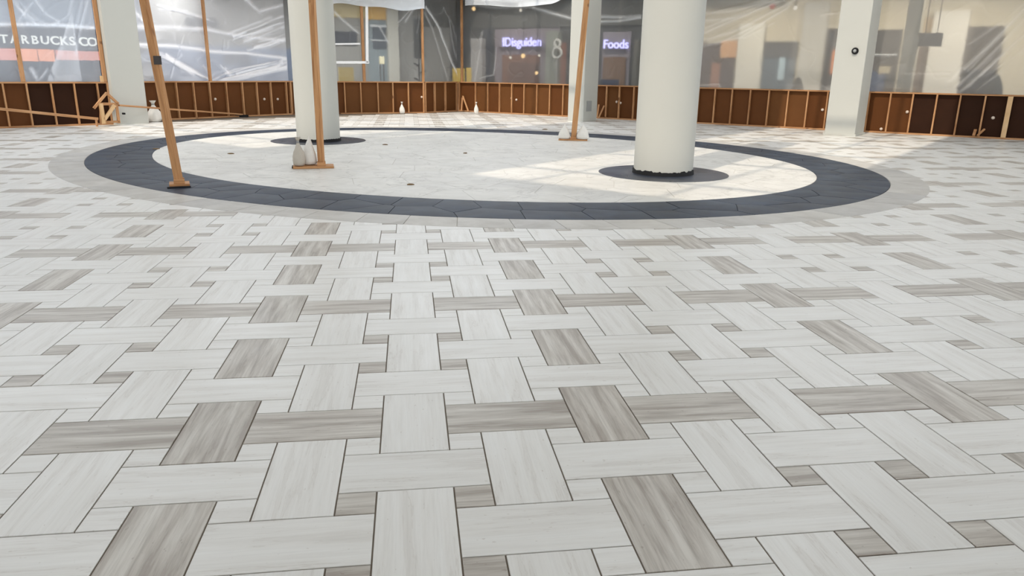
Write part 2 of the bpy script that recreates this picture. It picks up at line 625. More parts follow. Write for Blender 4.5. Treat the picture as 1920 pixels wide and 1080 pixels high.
for name, lst in kept.items():
    lst.sort(key=lambda t: -t[0])
    kind = name.split('_')[0]
    count = 0
    for area, cx, cy, vert, poly in lst:
        if area > 0 and count < 300 and poly is None:
            o = link_copy(TMESH[name], name, floor)
            o.location = (cx, cy, random.uniform(-0.0006, 0.0004))
            o.rotation_euler = (0, 0, (math.pi / 2 if vert else 0) + (math.pi if random.random() < 0.5 else 0))
            count += 1
            continue
        seed = random.random()
        if poly is None:
            vs, fs = tile_geo(*DIM[name])
            tc = [(x, y, seed) for x, y, z in vs]
            if vert:
                vs = [(-y, x, z) for x, y, z in vs]
            vs = [(x + cx, y + cy, z) for x, y, z in vs]
        else:
            vs, fs = poly_slab(poly)
            tc = [((y - cy, x - cx, seed) if vert else (x - cx, y - cy, seed)) for x, y, z in vs]
        add_rest(kind, vs, fs, tc)
for kind, (V, Fc, T) in rest.items():
    o = obj(kind + '_distant_tiles', V, Fc, WHITE_TILE if kind == 'white' else TAUPE_TILE, floor)
    at = o.data.attributes.new('tc', 'FLOAT_VECTOR', 'POINT')
    at.data.foreach_set('vector', np.array(T, np.float32).ravel())
    tag(o, kind='stuff')


# ------------------------------------------------------------------ oval: border, slate ring, cream middle
def voronoi(seeds, bound, gap, others=None, radius=2.4):
    cells = []
    allp = seeds if others is None else np.vstack([seeds, others])
    for k, s in enumerate(seeds):
        poly = [np.array(p, float) for p in bound]
        for p in allp:
            d = p - s
            L = np.linalg.norm(d)
            if L < 1e-9 or L > radius:
                continue
            n = d / L
            poly = clip_poly(poly, n, n @ (s + p) / 2 - gap / 2)
            if len(poly) < 3:
                break
        cells.append(poly)
    return cells


def bed(name, ra, rb, z, mat):
    th = np.linspace(0, 2 * math.pi, 180, endpoint=False)
    A = oval(ra, th)
    n = len(th)
    if rb is None:
        vs = [(*p, z) for p in A]
        fs = [tuple(range(n))]
    else:
        B = oval(rb, th)
        vs = [(*p, z) for p in A] + [(*p, z) for p in B]
        fs = [(i, (i + 1) % n, n + (i + 1) % n, n + i) for i in range(n)][::1]
        fs = [f[::-1] for f in fs]
    return obj(name, vs, fs, mat, floor)


def ring_slabs(name, ra, rb, mat, n_along, rows, jit, gap, z):
    Rm = 7.0
    L = 2 * math.pi * Rm
    wid = float(np.mean(rb(np.linspace(0, 6.28, 50)) - ra(np.linspace(0, 6.28, 50))))
    S = []
    for r in range(rows):
        for k in range(n_along):
            S.append([(k + 0.5 * (r % 2) + random.uniform(-jit, jit)) * L / n_along, (r + 0.5 + random.uniform(-jit, jit) * (rows > 1)) * wid / rows])
    S = np.array(S)
    oth = np.vstack([S + [L, 0], S - [L, 0]])
    for s, poly in zip(S, voronoi(S, [(-L, 0), (2 * L, 0), (2 * L, wid), (-L, wid)], gap, oth, 3.0)):
        if len(poly) < 3:
            continue
        pts = []
        for i in range(len(poly)):
            p, q = poly[i], poly[(i + 1) % len(poly)]
            m = max(1, int(np.linalg.norm(q - p) / 0.16))
            pts += [p + (q - p) * t / m for t in range(m)]
        pts = np.array(pts)
        th = pts[:, 0] / Rm
        rad = ra(th) + (rb(th) - ra(th)) * pts[:, 1] / wid
        W = MID + np.cos(th)[:, None] * E1 * rad[:, None] + np.sin(th)[:, None] * E2 * rad[:, None]
        c = W.mean(0)
        vs, fs = poly_slab([w - c for w in W], random.uniform(-0.0008, 0.0008), 0.0075)
        o = obj(name, vs, fs, mat, floor)
        o.location = (c[0], c[1], z)


bed('border_bed', r_in, r_border, -0.0045, GROUT_PALE)
bed('slate_bed', r_in, r_out, -0.0035, GROUT_DARK)
bed('middle_bed', r_in, None, -0.0030, GROUT_PALE)
ring_slabs('border_slab', lambda t: r_out(t) + 0.008, r_border, BORDER, 84, 1, 0.28, 0.006, 0.0018)
ring_slabs('slate_slab', lambda t: r_in(t) + 0.006, lambda t: r_out(t) - 0.004, SLATE, 66, 2, 0.34, 0.010, 0.0018)
th_ = np.linspace(0, 2 * math.pi, 140, endpoint=False)
edge = [p for p in oval(lambda t: r_in(t) - 0.004, th_)]
seeds = []
tries = 0
while len(seeds) < 190 and tries < 30000:
    tries += 1
    a, b = random.uniform(-7, 7), random.uniform(-6, 6)
    p = MID + a * E1 + b * E2
    if np.linalg.norm(p - MID) > float(r_in(np.array(theta_of(p)))) - 0.1:
        continue
    if all(np.linalg.norm(p - s) > 0.62 for s in seeds):
        seeds.append(p)
seeds = np.array(seeds)
for s, poly in zip(seeds, voronoi(seeds, edge, 0.006, None, 2.6)):
    if len(poly) < 3:
        continue
    c = np.mean(poly, 0)
    vs, fs = poly_slab([p - c for p in poly], random.uniform(-0.0008, 0.0008), 0.0045)
    o = obj('cream_slab', vs, fs, INNER, floor)
    o.location = (c[0], c[1], 0.0018)

COLUMNS = [((-1.17, 14.62), 'round column behind the two tied sandbags and wooden prop, dark collar at its foot'),
           ((5.11, 8.74), 'tall round white column nearest the viewer, standing on a dark stone collar')]
COL_R = 0.487
TOP = 9.5
for (cx, cy), lab in COLUMNS:
    vs, fs = lathe([(1.07, 0), (1.07, 0.005), (1.063, 0.007)], 72)
    o = obj('column_collar', vs, fs, COLLAR, floor)
    o.location = (cx, cy, 0.0)

# ------------------------------------------------------------------ columns
for k, ((cx, cy), lab) in enumerate(COLUMNS):
    root = empty('round_column', (cx, cy, 0.007))
    tag(root, lab, 'column', 'round columns inside the oval', 'structure')
    vs, fs = lathe([(COL_R, 0.03), (COL_R, 3.2), (COL_R, TOP - 0.01)], 72)
    sh = obj('shaft', vs, fs, PAINT, root, True)
    sh.data.set_sharp_from_angle(angle=math.radians(40))
    n = 110
    vs, fs = [], []
    for i in range(n):
        a = 2 * math.pi * i / n
        h = 0.055 + 0.03 * (random.random() ** 2) * (1 if k else 0.4)
        ca, sa = math.cos(a), math.sin(a)
        vs += [((COL_R + 0.022) * ca, (COL_R + 0.022) * sa, 0), ((COL_R + 0.015) * ca, (COL_R + 0.015) * sa, h), ((COL_R - 0.004) * ca, (COL_R - 0.004) * sa, h)]
    for i in range(n):
        j = (i + 1) % n
        fs += [(3 * i, 3 * j, 3 * j + 1, 3 * i + 1), (3 * i + 1, 3 * j + 1, 3 * j + 2, 3 * i + 2)]
    obj('ragged_base_seal', vs, fs, BLACK, root)


def square_column(corner, wl, wr, label, plinth=0.0):
    """corner: the upright edge towards the viewer; left face runs along -E1, right face along E2."""
    c = np.array([corner[0], corner[1], 0.0])
    a, b = np.array([*(-E1 * wl), 0]), np.array([*(E2 * wr), 0])
    root = empty('square_column', c)
    tag(root, label, 'column', 'square columns along the low stud wall', 'structure')
    h = 0.012
    na, nb = a / wl, b / wr
    ring = [c + na * h, c + nb * h, c + b - nb * h, c + b + na * h, c + a + b - na * h, c + a + b - nb * h, c + a + nb * h, c + a - na * h]
    vs = rel(ring, root) + [p + np.array([0, 0, TOP - 0.01]) for p in rel(ring, root)]
    fs = [tuple(range(7, -1, -1)), tuple(range(8, 16))] + [(i, (i + 1) % 8, 8 + (i + 1) % 8, 8 + i) for i in range(8)]
    obj('shaft', vs, fs, PAINT, root)
    if plinth:
        d = 0.03
        vs = rel(hexa(c - na * d - nb * d, a + na * 2 * d, b + nb * 2 * d, (0, 0, plinth)), root)
        obj('plinth', vs, [f[::-1] for f in QF], PAINT, root)
    return root


colB = square_column(on_floor(1093, 228.5)[:2], 0.62, 0.88, 'square white column behind the leaning prop with two white sandbags')
colC = square_column(on_floor(1602, 256)[:2], 0.80, 1.0, 'square white column with a black round sensor on its face', 0.06)
# left column: wide face flush with the wall, so its corner towards the viewer is at its left
cl = on_floor(219, 234.2)[:2]
colL = empty('square_column', (cl[0], cl[1], 0))
tag(colL, 'square white column beside the leaning timber rail and wooden brace', 'column', 'square columns along the low stud wall', 'structure')
vsL = rel(hexa((cl[0], cl[1], 0), (*(E2 * 0.93), 0), (*(-E1 * 0.34), 0), (0, 0, TOP - 0.01)), colL)
obj('shaft', vsL, QF, PAINT, colL)
p0 = beside(227, 213, (*cl, 0))
beam('black_bolt', p0 + np.array([*E2 * 0.05, 0]), p0 + np.array([*(E2 * 0.05 + E1 * 0.10), 0]), 0.05, 0.05, BLACK, colL)

# sensor on column C, plate on column B
base = on_floor(1580, 255)
pC = None
cC = np.array([*on_floor(1602, 256)[:2]])
nC = -E2                                       # left face looks this way
d = ray(1603.5, 95.5)
k = (np.array([*cC, 0]) - CAM) @ np.array([*nC, 0]) / (d @ np.array([*nC, 0]))
pS = CAM + d * k
sens = empty('round_sensor', pS)
tag(sens, 'small round black sensor fixed high on the square column', 'sensor')
vs, fs = lathe([(0.088, 0.002), (0.088, 0.02), (0.074, 0.05)], 28)
bz = obj('sensor_rim', vs, fs, BLACK, sens, False)
vs, fs = lathe([(0.045, 0.04), (0.042, 0.055), (0.028, 0.07), (0.008, 0.078)], 24)
ln = obj('sensor_lens', vs, fs, plain('sensor_glass', srgb(150, 152, 150), 0.15, 0.6), sens, True)
rotq = Vector((nC[0], nC[1], 0)).to_track_quat('Z', 'Y').to_euler()
sens.rotation_euler = rotq
cB = on_floor(1093, 228.5)[:2]
nB = E1
d = ray(1104, 199)
k = (np.array([*cB, 0]) - CAM) @ np.array([*nB, 0]) / (d @ np.array([*nB, 0]))
pb = CAM + d * k
obj('access_plate', rel(hexa(pb - np.array([*E2 * 0.15, 0.17]), (*(E2 * 0.30), 0), (*(nB * 0.02), 0), (0, 0, 0.34)), colB), [f[::-1] for f in QF], GREYBOX, colB)

# ------------------------------------------------------------------ low stud walls
WH = 1.17
ST_W, ST_D = 0.042, 0.09
WALLROOT = {}


def stud_wall(name, label, spans, studs_px, dark_px=(), heavy=()):
    s = SEGS[name]
    root = empty(name, s.p)
    tag(root, label, 'wall', kind='structure')
    WALLROOT[name] = root
    for a0, a1 in spans:
        for nm, z0, z1 in (('bottom_plate', 0.0, 0.045), ('top_plate', WH - 0.042, WH)):
            beam(nm, s.pt(a0, 0, (z0 + z1) / 2), s.pt(a1, 0, (z0 + z1) / 2), ST_D, z1 - z0, TIMBER, root)
        cuts = [a0 + ST_W / 2]
        for u in studs_px:
            a, _ = s.hit(u, 190, 0)
            if a0 + 0.12 < a < a1 - 0.12:
                cuts.append(a)
        if len(studs_px) == 0:
            nst = max(1, round((a1 - a0) / 0.61))
            cuts += [a0 + (a1 - a0) * k / nst for k in range(1, nst)]
        # carry the spacing on to unseen ends
        cuts = sorted(cuts)
        full = [cuts[0]]
        for c in cuts[1:] + [a1 - ST_W / 2]:
            gap_ = c - full[-1]
            m = max(1, round(gap_ / 0.61)) if gap_ > 0.95 else 1
            full += [full[-1] + gap_ * (q + 1) / m for q in range(m)]
        for a in full:
            beam('stud', s.pt(a, 0, 0.045), s.pt(a, 0, WH - 0.042), ST_W, ST_D, TIMBER, root, up=s.n)
        for a, b in zip(full[:-1], full[1:]):
            mid = s.pt((a + b) / 2, 0, 0.6)
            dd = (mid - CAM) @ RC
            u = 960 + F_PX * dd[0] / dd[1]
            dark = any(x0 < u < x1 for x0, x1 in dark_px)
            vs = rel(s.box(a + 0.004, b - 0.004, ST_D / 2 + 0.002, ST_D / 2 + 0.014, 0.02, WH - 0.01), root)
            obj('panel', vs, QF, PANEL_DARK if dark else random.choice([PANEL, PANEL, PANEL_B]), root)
    return root


sl = SEGS['wall_left']
aL = (np.array([*cl, 0]) - sl.p) @ sl.t
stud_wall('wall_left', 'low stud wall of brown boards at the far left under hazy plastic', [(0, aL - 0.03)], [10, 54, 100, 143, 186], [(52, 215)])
sl2 = SEGS['wall_left_rear']
aR = (np.array([*(cl + E2 * 0.93), 0]) - sl2.p) @ sl2.t
stud_wall('wall_left_rear', 'low stud wall of brown boards between the left square column and round column', [(aR + 0.02, sl2.len)], [302, 333, 365, 395, 426, 456, 483, 509, 538])
stud_wall('wall_back', 'low stud wall of brown boards right of the round column, below framed plastic', [(0, SEGS['wall_back'].len)], [565, 590, 620, 647, 677, 709, 737, 766, 795])
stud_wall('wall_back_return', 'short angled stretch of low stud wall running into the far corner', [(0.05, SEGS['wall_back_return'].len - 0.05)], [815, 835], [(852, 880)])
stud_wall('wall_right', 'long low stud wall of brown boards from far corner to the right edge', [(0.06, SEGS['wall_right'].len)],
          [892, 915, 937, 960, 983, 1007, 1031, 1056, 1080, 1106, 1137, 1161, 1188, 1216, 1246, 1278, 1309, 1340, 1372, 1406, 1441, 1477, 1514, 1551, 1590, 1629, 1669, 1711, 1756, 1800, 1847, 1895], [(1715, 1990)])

CEIL_Z = 4.7
# tall posts standing on the low walls
for name, u, w in (('wall_left', 43, 0.10), ('wall_left', 206, 0.10), ('wall_left_rear', 394, 0.085), ('wall_back', 683, 0.10), ('wall_back', 793.5, 0.085), ('wall_right', 866.5, 0.085)):
    s = SEGS[name]
    a, _ = s.hit(u, 150, 0)
    if name == 'wall_left' and u > 100:
        a = min(a, aL - 0.09)
    beam('post', s.pt(a, -0.005, WH), s.pt(a, -0.005, CEIL_Z - 0.02), w, 0.09, TIMBER, WALLROOT[name], up=s.n)
s = SEGS['wall_left']
a, _ = s.hit(197, 147, 0)
obj('block', rel(s.box(a - 0.12, a + 0.03, -0.045, 0.045, WH, WH + 0.16), WALLROOT['wall_left']), QF, PALETIMBER, WALLROOT['wall_left'])
# pale fixing plates on the boards
PLATE = plain('pale_fixing', srgb(215, 200, 185), 0.6, 0.3)
for name, u, v in (('wall_left_rear', 404, 186), ('wall_left_rear', 496, 186), ('wall_left_rear', 521, 186), ('wall_back', 791, 182), ('wall_right', 959, 184), ('wall_right', 968, 187),
                   ('wall_right', 1156, 191), ('wall_right', 1163, 193), ('wall_right', 1542, 206), ('wall_right', 1652, 242), ('wall_right', 1701, 210), ('wall_right', 1862, 221)):
    s = SEGS[name]
    a, z = s.hit(u, v, 0.03)
    vs, fs = lathe([(0.045, 0), (0.04, 0.02), (0.022, 0.035)], 10)
    o = obj('fixing', vs, fs, PLATE, WALLROOT[name])
    o.location = tuple(s.pt(a, ST_D / 2, z) - s.p)
    o.rotation_euler = Vector(s.n).to_track_quat('Z', 'Y').to_euler()


# ------------------------------------------------------------------ plastic sheets
def value_noise(s, z, seed, n=14, lo=1.0, hi=7.0):
    r = np.random.default_rng(seed)
    out = np.zeros_like(s)
    for _ in range(n):
        f = r.uniform(lo, hi)
        a = r.uniform(0, math.pi)
        out += np.sin((s * math.cos(a) + z * math.sin(a)) * f + r.uniform(0, 6.28)) / f
    return out


def sheet(name, label, seg, a0, a1, z0, z1, mat, folds=(), off=0.10, seed=1, amp=0.03, crumple=0.0, res=0.03, hem=None, group='plastic dust sheets above the low wall', fan=()):
    s = SEGS[seg]
    ns, nz = max(8, int((a1 - a0) / res)), max(8, int((z1 - z0) / res))
    S, T = np.meshgrid(np.linspace(a0, a1, ns), np.linspace(0, 1, nz), indexing='ij')
    low = np.full_like(S, z0) if hem is None else hem(S)
    Z = low + (z1 - low) * T
    D = amp * value_noise(S, Z, seed)
    Fd = np.zeros_like(S)
    if crumple:
        v = value_noise(S * 1.0, Z * 1.0, seed + 50, 22, 2.0, 12.0)
        rid = np.exp(-(v / 0.07) ** 2)
        Fd += crumple * rid
        D += 0.012 * rid
    for pts, w, st in folds:
        best = np.full_like(S, 1e9)
        P = [s.hit(u, v_, off) for u, v_ in pts]
        for (x0, y0), (x1, y1) in zip(P[:-1], P[1:]):
            dx, dy = x1 - x0, y1 - y0
            L2 = dx * dx + dy * dy
            t = np.clip(((S - x0) * dx + (Z - y0) * dy) / L2, 0, 1)
            best = np.minimum(best, np.hypot(S - x0 - t * dx, Z - y0 - t * dy))
        g = np.exp(-(best / w) ** 2)
        Fd += st * g
        D += 0.03 * min(1, abs(st) + 0.3) * g
    for (tri, st) in fan:                      # a bunched wedge of film
        P = [np.array(s.hit(u, v_, off)) for u, v_ in tri]
        m = np.ones_like(S, bool)
        for i in range(3):
            p, q, r_ = P[i], P[(i + 1) % 3], P[(i + 2) % 3]
            cr = (q[0] - p[0]) * (Z - p[1]) - (q[1] - p[1]) * (S - p[0])
            sg = np.sign((q[0] - p[0]) * (r_[1] - p[1]) - (q[1] - p[1]) * (r_[0] - p[0]))
            m &= cr * sg > 0
        ang = np.arctan2(S - P[0][0], P[0][1] - Z)
        Fd += m * st * np.clip(0.7 + 0.35 * value_noise(ang * 9, Z * 0.3, 9, 16, 2, 16), 0.25, 1.3)
    edge_ = np.minimum(np.minimum(S - a0, a1 - S), np.minimum(Z - low, z1 - Z))
    D = D * np.clip(edge_ / 0.15, 0, 1)
    D = (np.maximum(D, -0.035) if off > 0 else np.minimum(D, 0.04)) + off
    X = s.p[None, None, :] + s.t * S[..., None] - s.n * D[..., None]
    X[..., 2] = Z
    idx = np.arange(ns * nz).reshape(ns, nz)
    q = np.stack([idx[:-1, :-1], idx[1:, :-1], idx[1:, 1:], idx[:-1, 1:]], -1).reshape(-1, 4)
    me = bpy.data.meshes.new(name)
    org = s.pt((a0 + a1) / 2, off, z0)
    co = (X.reshape(-1, 3) - org).astype(np.float32)
    me.vertices.add(len(co))
    me.vertices.foreach_set('co', co.ravel())
    me.loops.add(q.size)
    me.loops.foreach_set('vertex_index', q.ravel().astype(np.int32))
    me.polygons.add(len(q))
    me.polygons.foreach_set('loop_start', np.arange(0, q.size, 4, dtype=np.int32))
    me.update(calc_edges=True)
    me.materials.append(mat)
    me.shade_smooth()
    at = me.attributes.new('fold', 'FLOAT', 'POINT')  # whitens seams and folds; sky reflections on the creases put into the film colour
    at.data.foreach_set('value', np.clip(Fd, 0, 1.5).astype(np.float32).ravel())
    o = bpy.data.objects.new(name, me)
    col.objects.link(o)
    o.location = tuple(org)
    tag(o, label, 'plastic sheet', group)
    return o


def bundle(p, q, n, ju, jv, w=0.02, st=0.4, seed=0):
    r = random.Random(seed)
    out = []
    for _ in range(n):
        a, b = r.uniform(-1, 1), r.uniform(-1, 1)
        k0, k1 = r.uniform(0, 0.35), r.uniform(0.6, 1)
        P, Q = (p[0] + a * ju[0], p[1] + a * jv[0]), (q[0] + a * ju[1] + b * 6, q[1] + a * jv[1] + b * 2)
        P2 = (P[0] + (Q[0] - P[0]) * k0, P[1] + (Q[1] - P[1]) * k0)
        Q2 = (P[0] + (Q[0] - P[0]) * k1, P[1] + (Q[1] - P[1]) * k1)
        M_ = ((P2[0] + Q2[0]) / 2 + b * 3, (P2[1] + Q2[1]) / 2 + a * 2)
        out.append(([P2, M_, Q2], w * r.uniform(0.7, 1.8), st * r.uniform(0.4, 1.2) * (1 if r.random() < 0.72 else -0.7)))
    return out


def A(seg, u, v=120, off=0.1):
    return SEGS[seg].hit(u, v, off)[0]


ZT = CEIL_Z - 0.01
sheet('plastic_sheet', 'hazy bluish plastic sheet in front of the coffee shop sign', 'wall_left', 0.0, aL - 0.14, WH + 0.002, ZT, FILM_LEFT,
      folds=[([(-40, 45), (40, 46), (110, 47), (190, 53)], 0.045, 1.0), ([(62, -5), (85, 25), (110, 40)], 0.03, 0.5), ([(20, -5), (48, 30), (70, 46)], 0.03, 0.4), ([(60, 5), (35, 40)], 0.025, 0.4),
             ([(58, 130), (70, 150)], 0.04, 0.5), ([(90, 130), (76, 148)], 0.03, 0.5), ([(165, 0), (150, 60), (142, 100)], 0.025, 0.35), ([(135, 0), (128, 30), (100, 46)], 0.03, 0.3), ([(30, 0), (55, 46)], 0.02, 0.3)]
      + bundle((20, 0), (75, 45), 8, (20, 20), (0, 0), 0.015, 0.3, 11) + bundle((165, 0), (145, 70), 6, (18, 18), (0, 0), 0.014, 0.3, 12) + bundle((60, 122), (72, 150), 8, (45, 45), (2, 2), 0.02, 0.4, 13),
      fan=[(((136, 20), (88, 153), (154, 153)), 0.5)], seed=3, crumple=0.06)
sheet('plastic_sheet', 'crumpled opaque white plastic sheet between the left square column and round column', 'wall_left_rear', A('wall_left_rear', 262), SEGS['wall_left_rear'].len + 0.04, WH + 0.002, ZT, FILM_THICK,
      folds=[([(250, 50), (330, 52), (390, 56), (450, 68), (550, 78)], 0.06, 0.6), ([(250, 83), (330, 87), (400, 97), (460, 100), (550, 111)], 0.05, 0.9), ([(255, 25), (275, 47)], 0.05, 0.6),
             ([(462, 0), (485, 22), (540, 8)], 0.06, 0.7), ([(300, 100), (365, 140)], 0.05, 0.6), ([(420, 152), (500, 130), (545, 115)], 0.05, 0.7), ([(440, 152), (530, 128), (548, 120)], 0.04, 0.6),
             ([(460, 78), (510, 60), (545, 45)], 0.05, 0.6), ([(440, 70), (520, 35), (548, 25)], 0.04, 0.6), ([(400, 150), (440, 130), (520, 118)], 0.03, 0.5), ([(300, 18), (350, 20)], 0.03, 0.4), ([(345, 65), (318, 150)], 0.02, -0.35), ([(420, 75), (418, 95)], 0.02, -0.3)]
      + bundle((410, 152), (548, 122), 16, (30, 4), (0, 14), 0.022, 0.6, 1) + bundle((440, 82), (548, 45), 14, (25, 4), (14, 26), 0.025, 0.55, 2)
      + bundle((290, 95), (385, 148), 10, (20, 20), (4, 6), 0.02, 0.45, 3) + bundle((280, 5), (400, 40), 6, (10, 20), (4, 8), 0.02, 0.3, 4) + bundle((400, 118), (430, 152), 6, (30, 30), (2, 2), 0.02, 0.4, 6),
      seed=5, crumple=0.16, amp=0.05, res=0.026, off=0.13)
sb = SEGS['wall_back']
sheet('plastic_sheet', 'clear plastic sheet above the wall right of the round column', 'wall_back', -0.03, sb.len - 0.05, WH + 0.002, ZT, FILM_CLEAR,
      folds=[([(615, 10), (640, 35), (672, 62)], 0.04, 0.7), ([(779, 12), (760, 40)], 0.04, 0.5), ([(775, 12), (748, 42)], 0.03, 0.4), ([(790, 12), (782, 60)], 0.03, 0.2), ([(712, 50), (728, 78)], 0.03, 0.6)], seed=8, amp=0.02, crumple=0.05)
sr = SEGS['wall_back_return']
sheet('plastic_sheet', 'clear plastic sheet with long diagonal creases, by the far corner', 'wall_back_return', 0.0, sr.len + 0.10, WH + 0.002, ZT, FILM_CLEAR,
      folds=[([(800, 14), (825, 55), (850, 120), (862, 150)], 0.05, 0.9), ([(798, 25), (820, 75), (840, 150)], 0.04, 0.35), ([(842, 40), (856, 110)], 0.04, 0.3), ([(830, 15), (845, 40), (862, 90)], 0.03, 0.3)], seed=11, amp=0.03, crumple=0.06)
sw = SEGS['wall_right']
aB = A('wall_right', 1092)
sheet('plastic_sheet', 'clear plastic sheet before the dark shop with the longer glowing sign', 'wall_right', -0.10, aB, WH + 0.002, ZT, FILM_CLEAR,
      folds=[([(1000, 14), (1040, 25), (1080, 36)], 0.05, 0.6), ([(880, 8), (930, 14), (1000, 13)], 0.05, 0.4), ([(905, 60), (890, 150)], 0.05, 0.25), ([(930, 90), (925, 140), (900, 146)], 0.03, 0.3)], seed=13, amp=0.02, crumple=0.03)
aC1 = A('wall_right', 1246)
sheet('plastic_sheet', 'narrow clear plastic sheet between the square column and near round column', 'wall_right', aB + 0.02, aC1, WH + 0.002, ZT, FILM_CLEAR,
      folds=[([(1120, 30), (1160, 32), (1200, 30)], 0.05, 0.5), ([(1115, 40), (1160, 39), (1200, 33)], 0.04, 0.6)], seed=14, amp=0.02, crumple=0.03)
aC2 = A('wall_right', 1600)
sheet('plastic_sheet', 'warm hazy plastic sheet right of the near round column, creases fanning up', 'wall_right', aC1 + 0.02, aC2, WH + 0.002, ZT, FILM_RIGHT,
      folds=[([(1300, 25), (1370, 20), (1450, 0)], 0.05, 0.6), ([(1300, 40), (1380, 32), (1470, 0)], 0.05, 0.5), ([(1300, 78), (1370, 60), (1440, 25), (1490, 0)], 0.045, 0.6), ([(1300, 90), (1390, 68), (1480, 10)], 0.04, 0.5),
             ([(1540, 28), (1600, 20)], 0.03, 0.4), ([(1395, 70), (1435, 50), (1450, 42)], 0.03, 0.4), ([(1310, 160), (1345, 158), (1350, 162)], 0.04, 0.5)] + bundle((1300, 60), (1460, 0), 12, (10, 30), (40, 6), 0.02, 0.4, 21), seed=17, amp=0.025, crumple=0.05)
sheet('plastic_sheet', 'warm hazy plastic sheet at the right edge beyond the sensor column', 'wall_right', aC2 + 0.02, sw.len - 0.3, WH + 0.002, ZT, FILM_RIGHT,
      folds=[([(1790, 165), (1850, 110), (1925, 30)], 0.05, 0.6), ([(1800, 172), (1870, 110), (1930, 55)], 0.04, 0.5), ([(1780, 150), (1860, 80), (1925, 10)], 0.05, 0.4), ([(1820, 80), (1880, 40), (1920, 5)], 0.04, 0.4), ([(1850, 140), (1930, 85)], 0.04, 0.4), ([(1630, 102), (1680, 102)], 0.02, 0.4), ([(1700, 137), (1780, 137)], 0.02, 0.3)] + bundle((1800, 165), (1925, 40), 16, (30, 5), (10, 50), 0.022, 0.5, 22),
      seed=19, amp=0.025, crumple=0.05)
# bright rolled hem hanging in front of the posts
hemz = lambda S: 0


def hem_back(S):
    z = np.zeros_like(S)
    k0 = A('wall_back', 606, 10, -0.12)
    return 3.76 + 0.05 * np.sin((S - k0) * 1.7) + 0.03 * np.sin(S * 4.1)


sheet('plastic_valance', 'bright rolled up plastic hem hanging across the posts by the round column', 'wall_back', A('wall_back', 600, 10, -0.12), sb.len + 0.05, 3.7, ZT, FILM_HEM, off=-0.12, seed=23, amp=0.05, crumple=0.35, hem=hem_back, group='plastic hems hung over the posts')
z0h = SEGS['wall_right'].hit(900, 11, -0.12)[1]
z1h = SEGS['wall_right'].hit(1040, 10, -0.12)[1]
ah0, ah1 = A('wall_right', 872, 10, -0.12), A('wall_right', 1075, 10, -0.12)
sheet('plastic_valance', 'bright rolled up plastic hem over the longer glowing sign', 'wall_right', ah0, ah1, z0h, ZT, FILM_HEM, off=-0.12, seed=29, amp=0.05, crumple=0.35,
      hem=lambda S: z0h + (z1h - z0h) * (S - ah0) / (ah1 - ah0) + 0.05 * np.sin(S * 1.6) + 0.55 * np.clip((S - ah1 + 1.0), 0, 1) ** 2, group='plastic hems hung over the posts')

# white taped frame panel beside the round column
fr = empty('taped_film_frame', sb.pt(0, 0, 0))
tag(fr, 'white framed plastic panel hung on the post beside the round column', 'frame')


def fbar(nm, u0, v0, u1, v1, w, off=-0.07):
    a, z = sb.hit(u0, v0, off)
    b, y = sb.hit(u1, v1, off)
    beam(nm, sb.pt(a, off, z), sb.pt(b, off, y), w, 0.02, TAPE, fr, up=sb.n)


fbar('frame_bar', 600, 117, 692, 117, 0.09)
fbar('frame_bar', 688.5, 118, 687.5, 8, 0.10)
fbar('frame_bar', 600, 83, 675, 82, 0.06)

# ------------------------------------------------------------------ ceilings, skylight roof
def slab(name, vs, mat, label=None, parent=None):
    o = obj(name, vs, QF, mat, parent)
    if not parent:
        tag(o, label, 'ceiling', kind='structure')
    return o


for k, nm in enumerate(('wall_left', 'wall_back', 'wall_right')):
    s = SEGS[nm]
    ext0, ext1 = (12, 12)
    o = slab('ceiling', s.box(-ext0, s.len + ext1, 0.02, 16, CEIL_Z + 0.02 * k, CEIL_Z + 0.3 + 0.02 * k), CEIL_GREY, 'grey mall ceiling behind the plastic sheets')


def roof_box(a0, a1, b0, b1, z0, z1):
    c = np.array([*(MID + E1 * a0 + E2 * b0), z0])
    return hexa(c, (*(E1 * (a1 - a0)), 0), (*(E2 * (b1 - b0)), 0), (0, 0, z1 - z0))


shift = TOP / math.tan(SUN_EL)                # sunlight lands this far along SUN_AZ
sb_, sa_ = float(SUN_AZ @ E2) * shift, float(SUN_AZ @ E1) * shift
b_edge = -2.6 - sb_
roof = slab('ceiling', roof_box(-26, 26, -34, b_edge, TOP, TOP + 0.3), CEIL, 'white atrium roof with two long skylights')
slab('roof_shade_strip', roof_box(-3.6 - sa_, 2.27 - sa_, b_edge, 15, TOP, TOP + 0.3), CEIL, None, roof)
slab('roof_shade_strip', roof_box(7.0 - sa_, 26, b_edge, 15, TOP, TOP + 0.3), CEIL, None, roof)  # unseen strip added to shade the right floor and the column's right side
for lo, hi in ((2.27, 7.0), (-17.0, -3.6)):
    x = lo + 1.12 if lo > 0 else hi - 1.12
    while lo < x < hi:
        slab('glazing_bar', roof_box(x - sa_ - 0.05, x - sa_ + 0.05, b_edge, 15, TOP, TOP + 0.12), CEIL, None, roof)
        x += 2.24 if lo > 0 else -2.24
    y = -2.6 + 1.49
    while y < 18:
        slab('glazing_bar', roof_box(lo - sa_, hi - sa_, y - sb_ - 0.05, y - sb_ + 0.05, TOP + 0.12, TOP + 0.24), CEIL, None, roof)
        y += 1.49 * 2

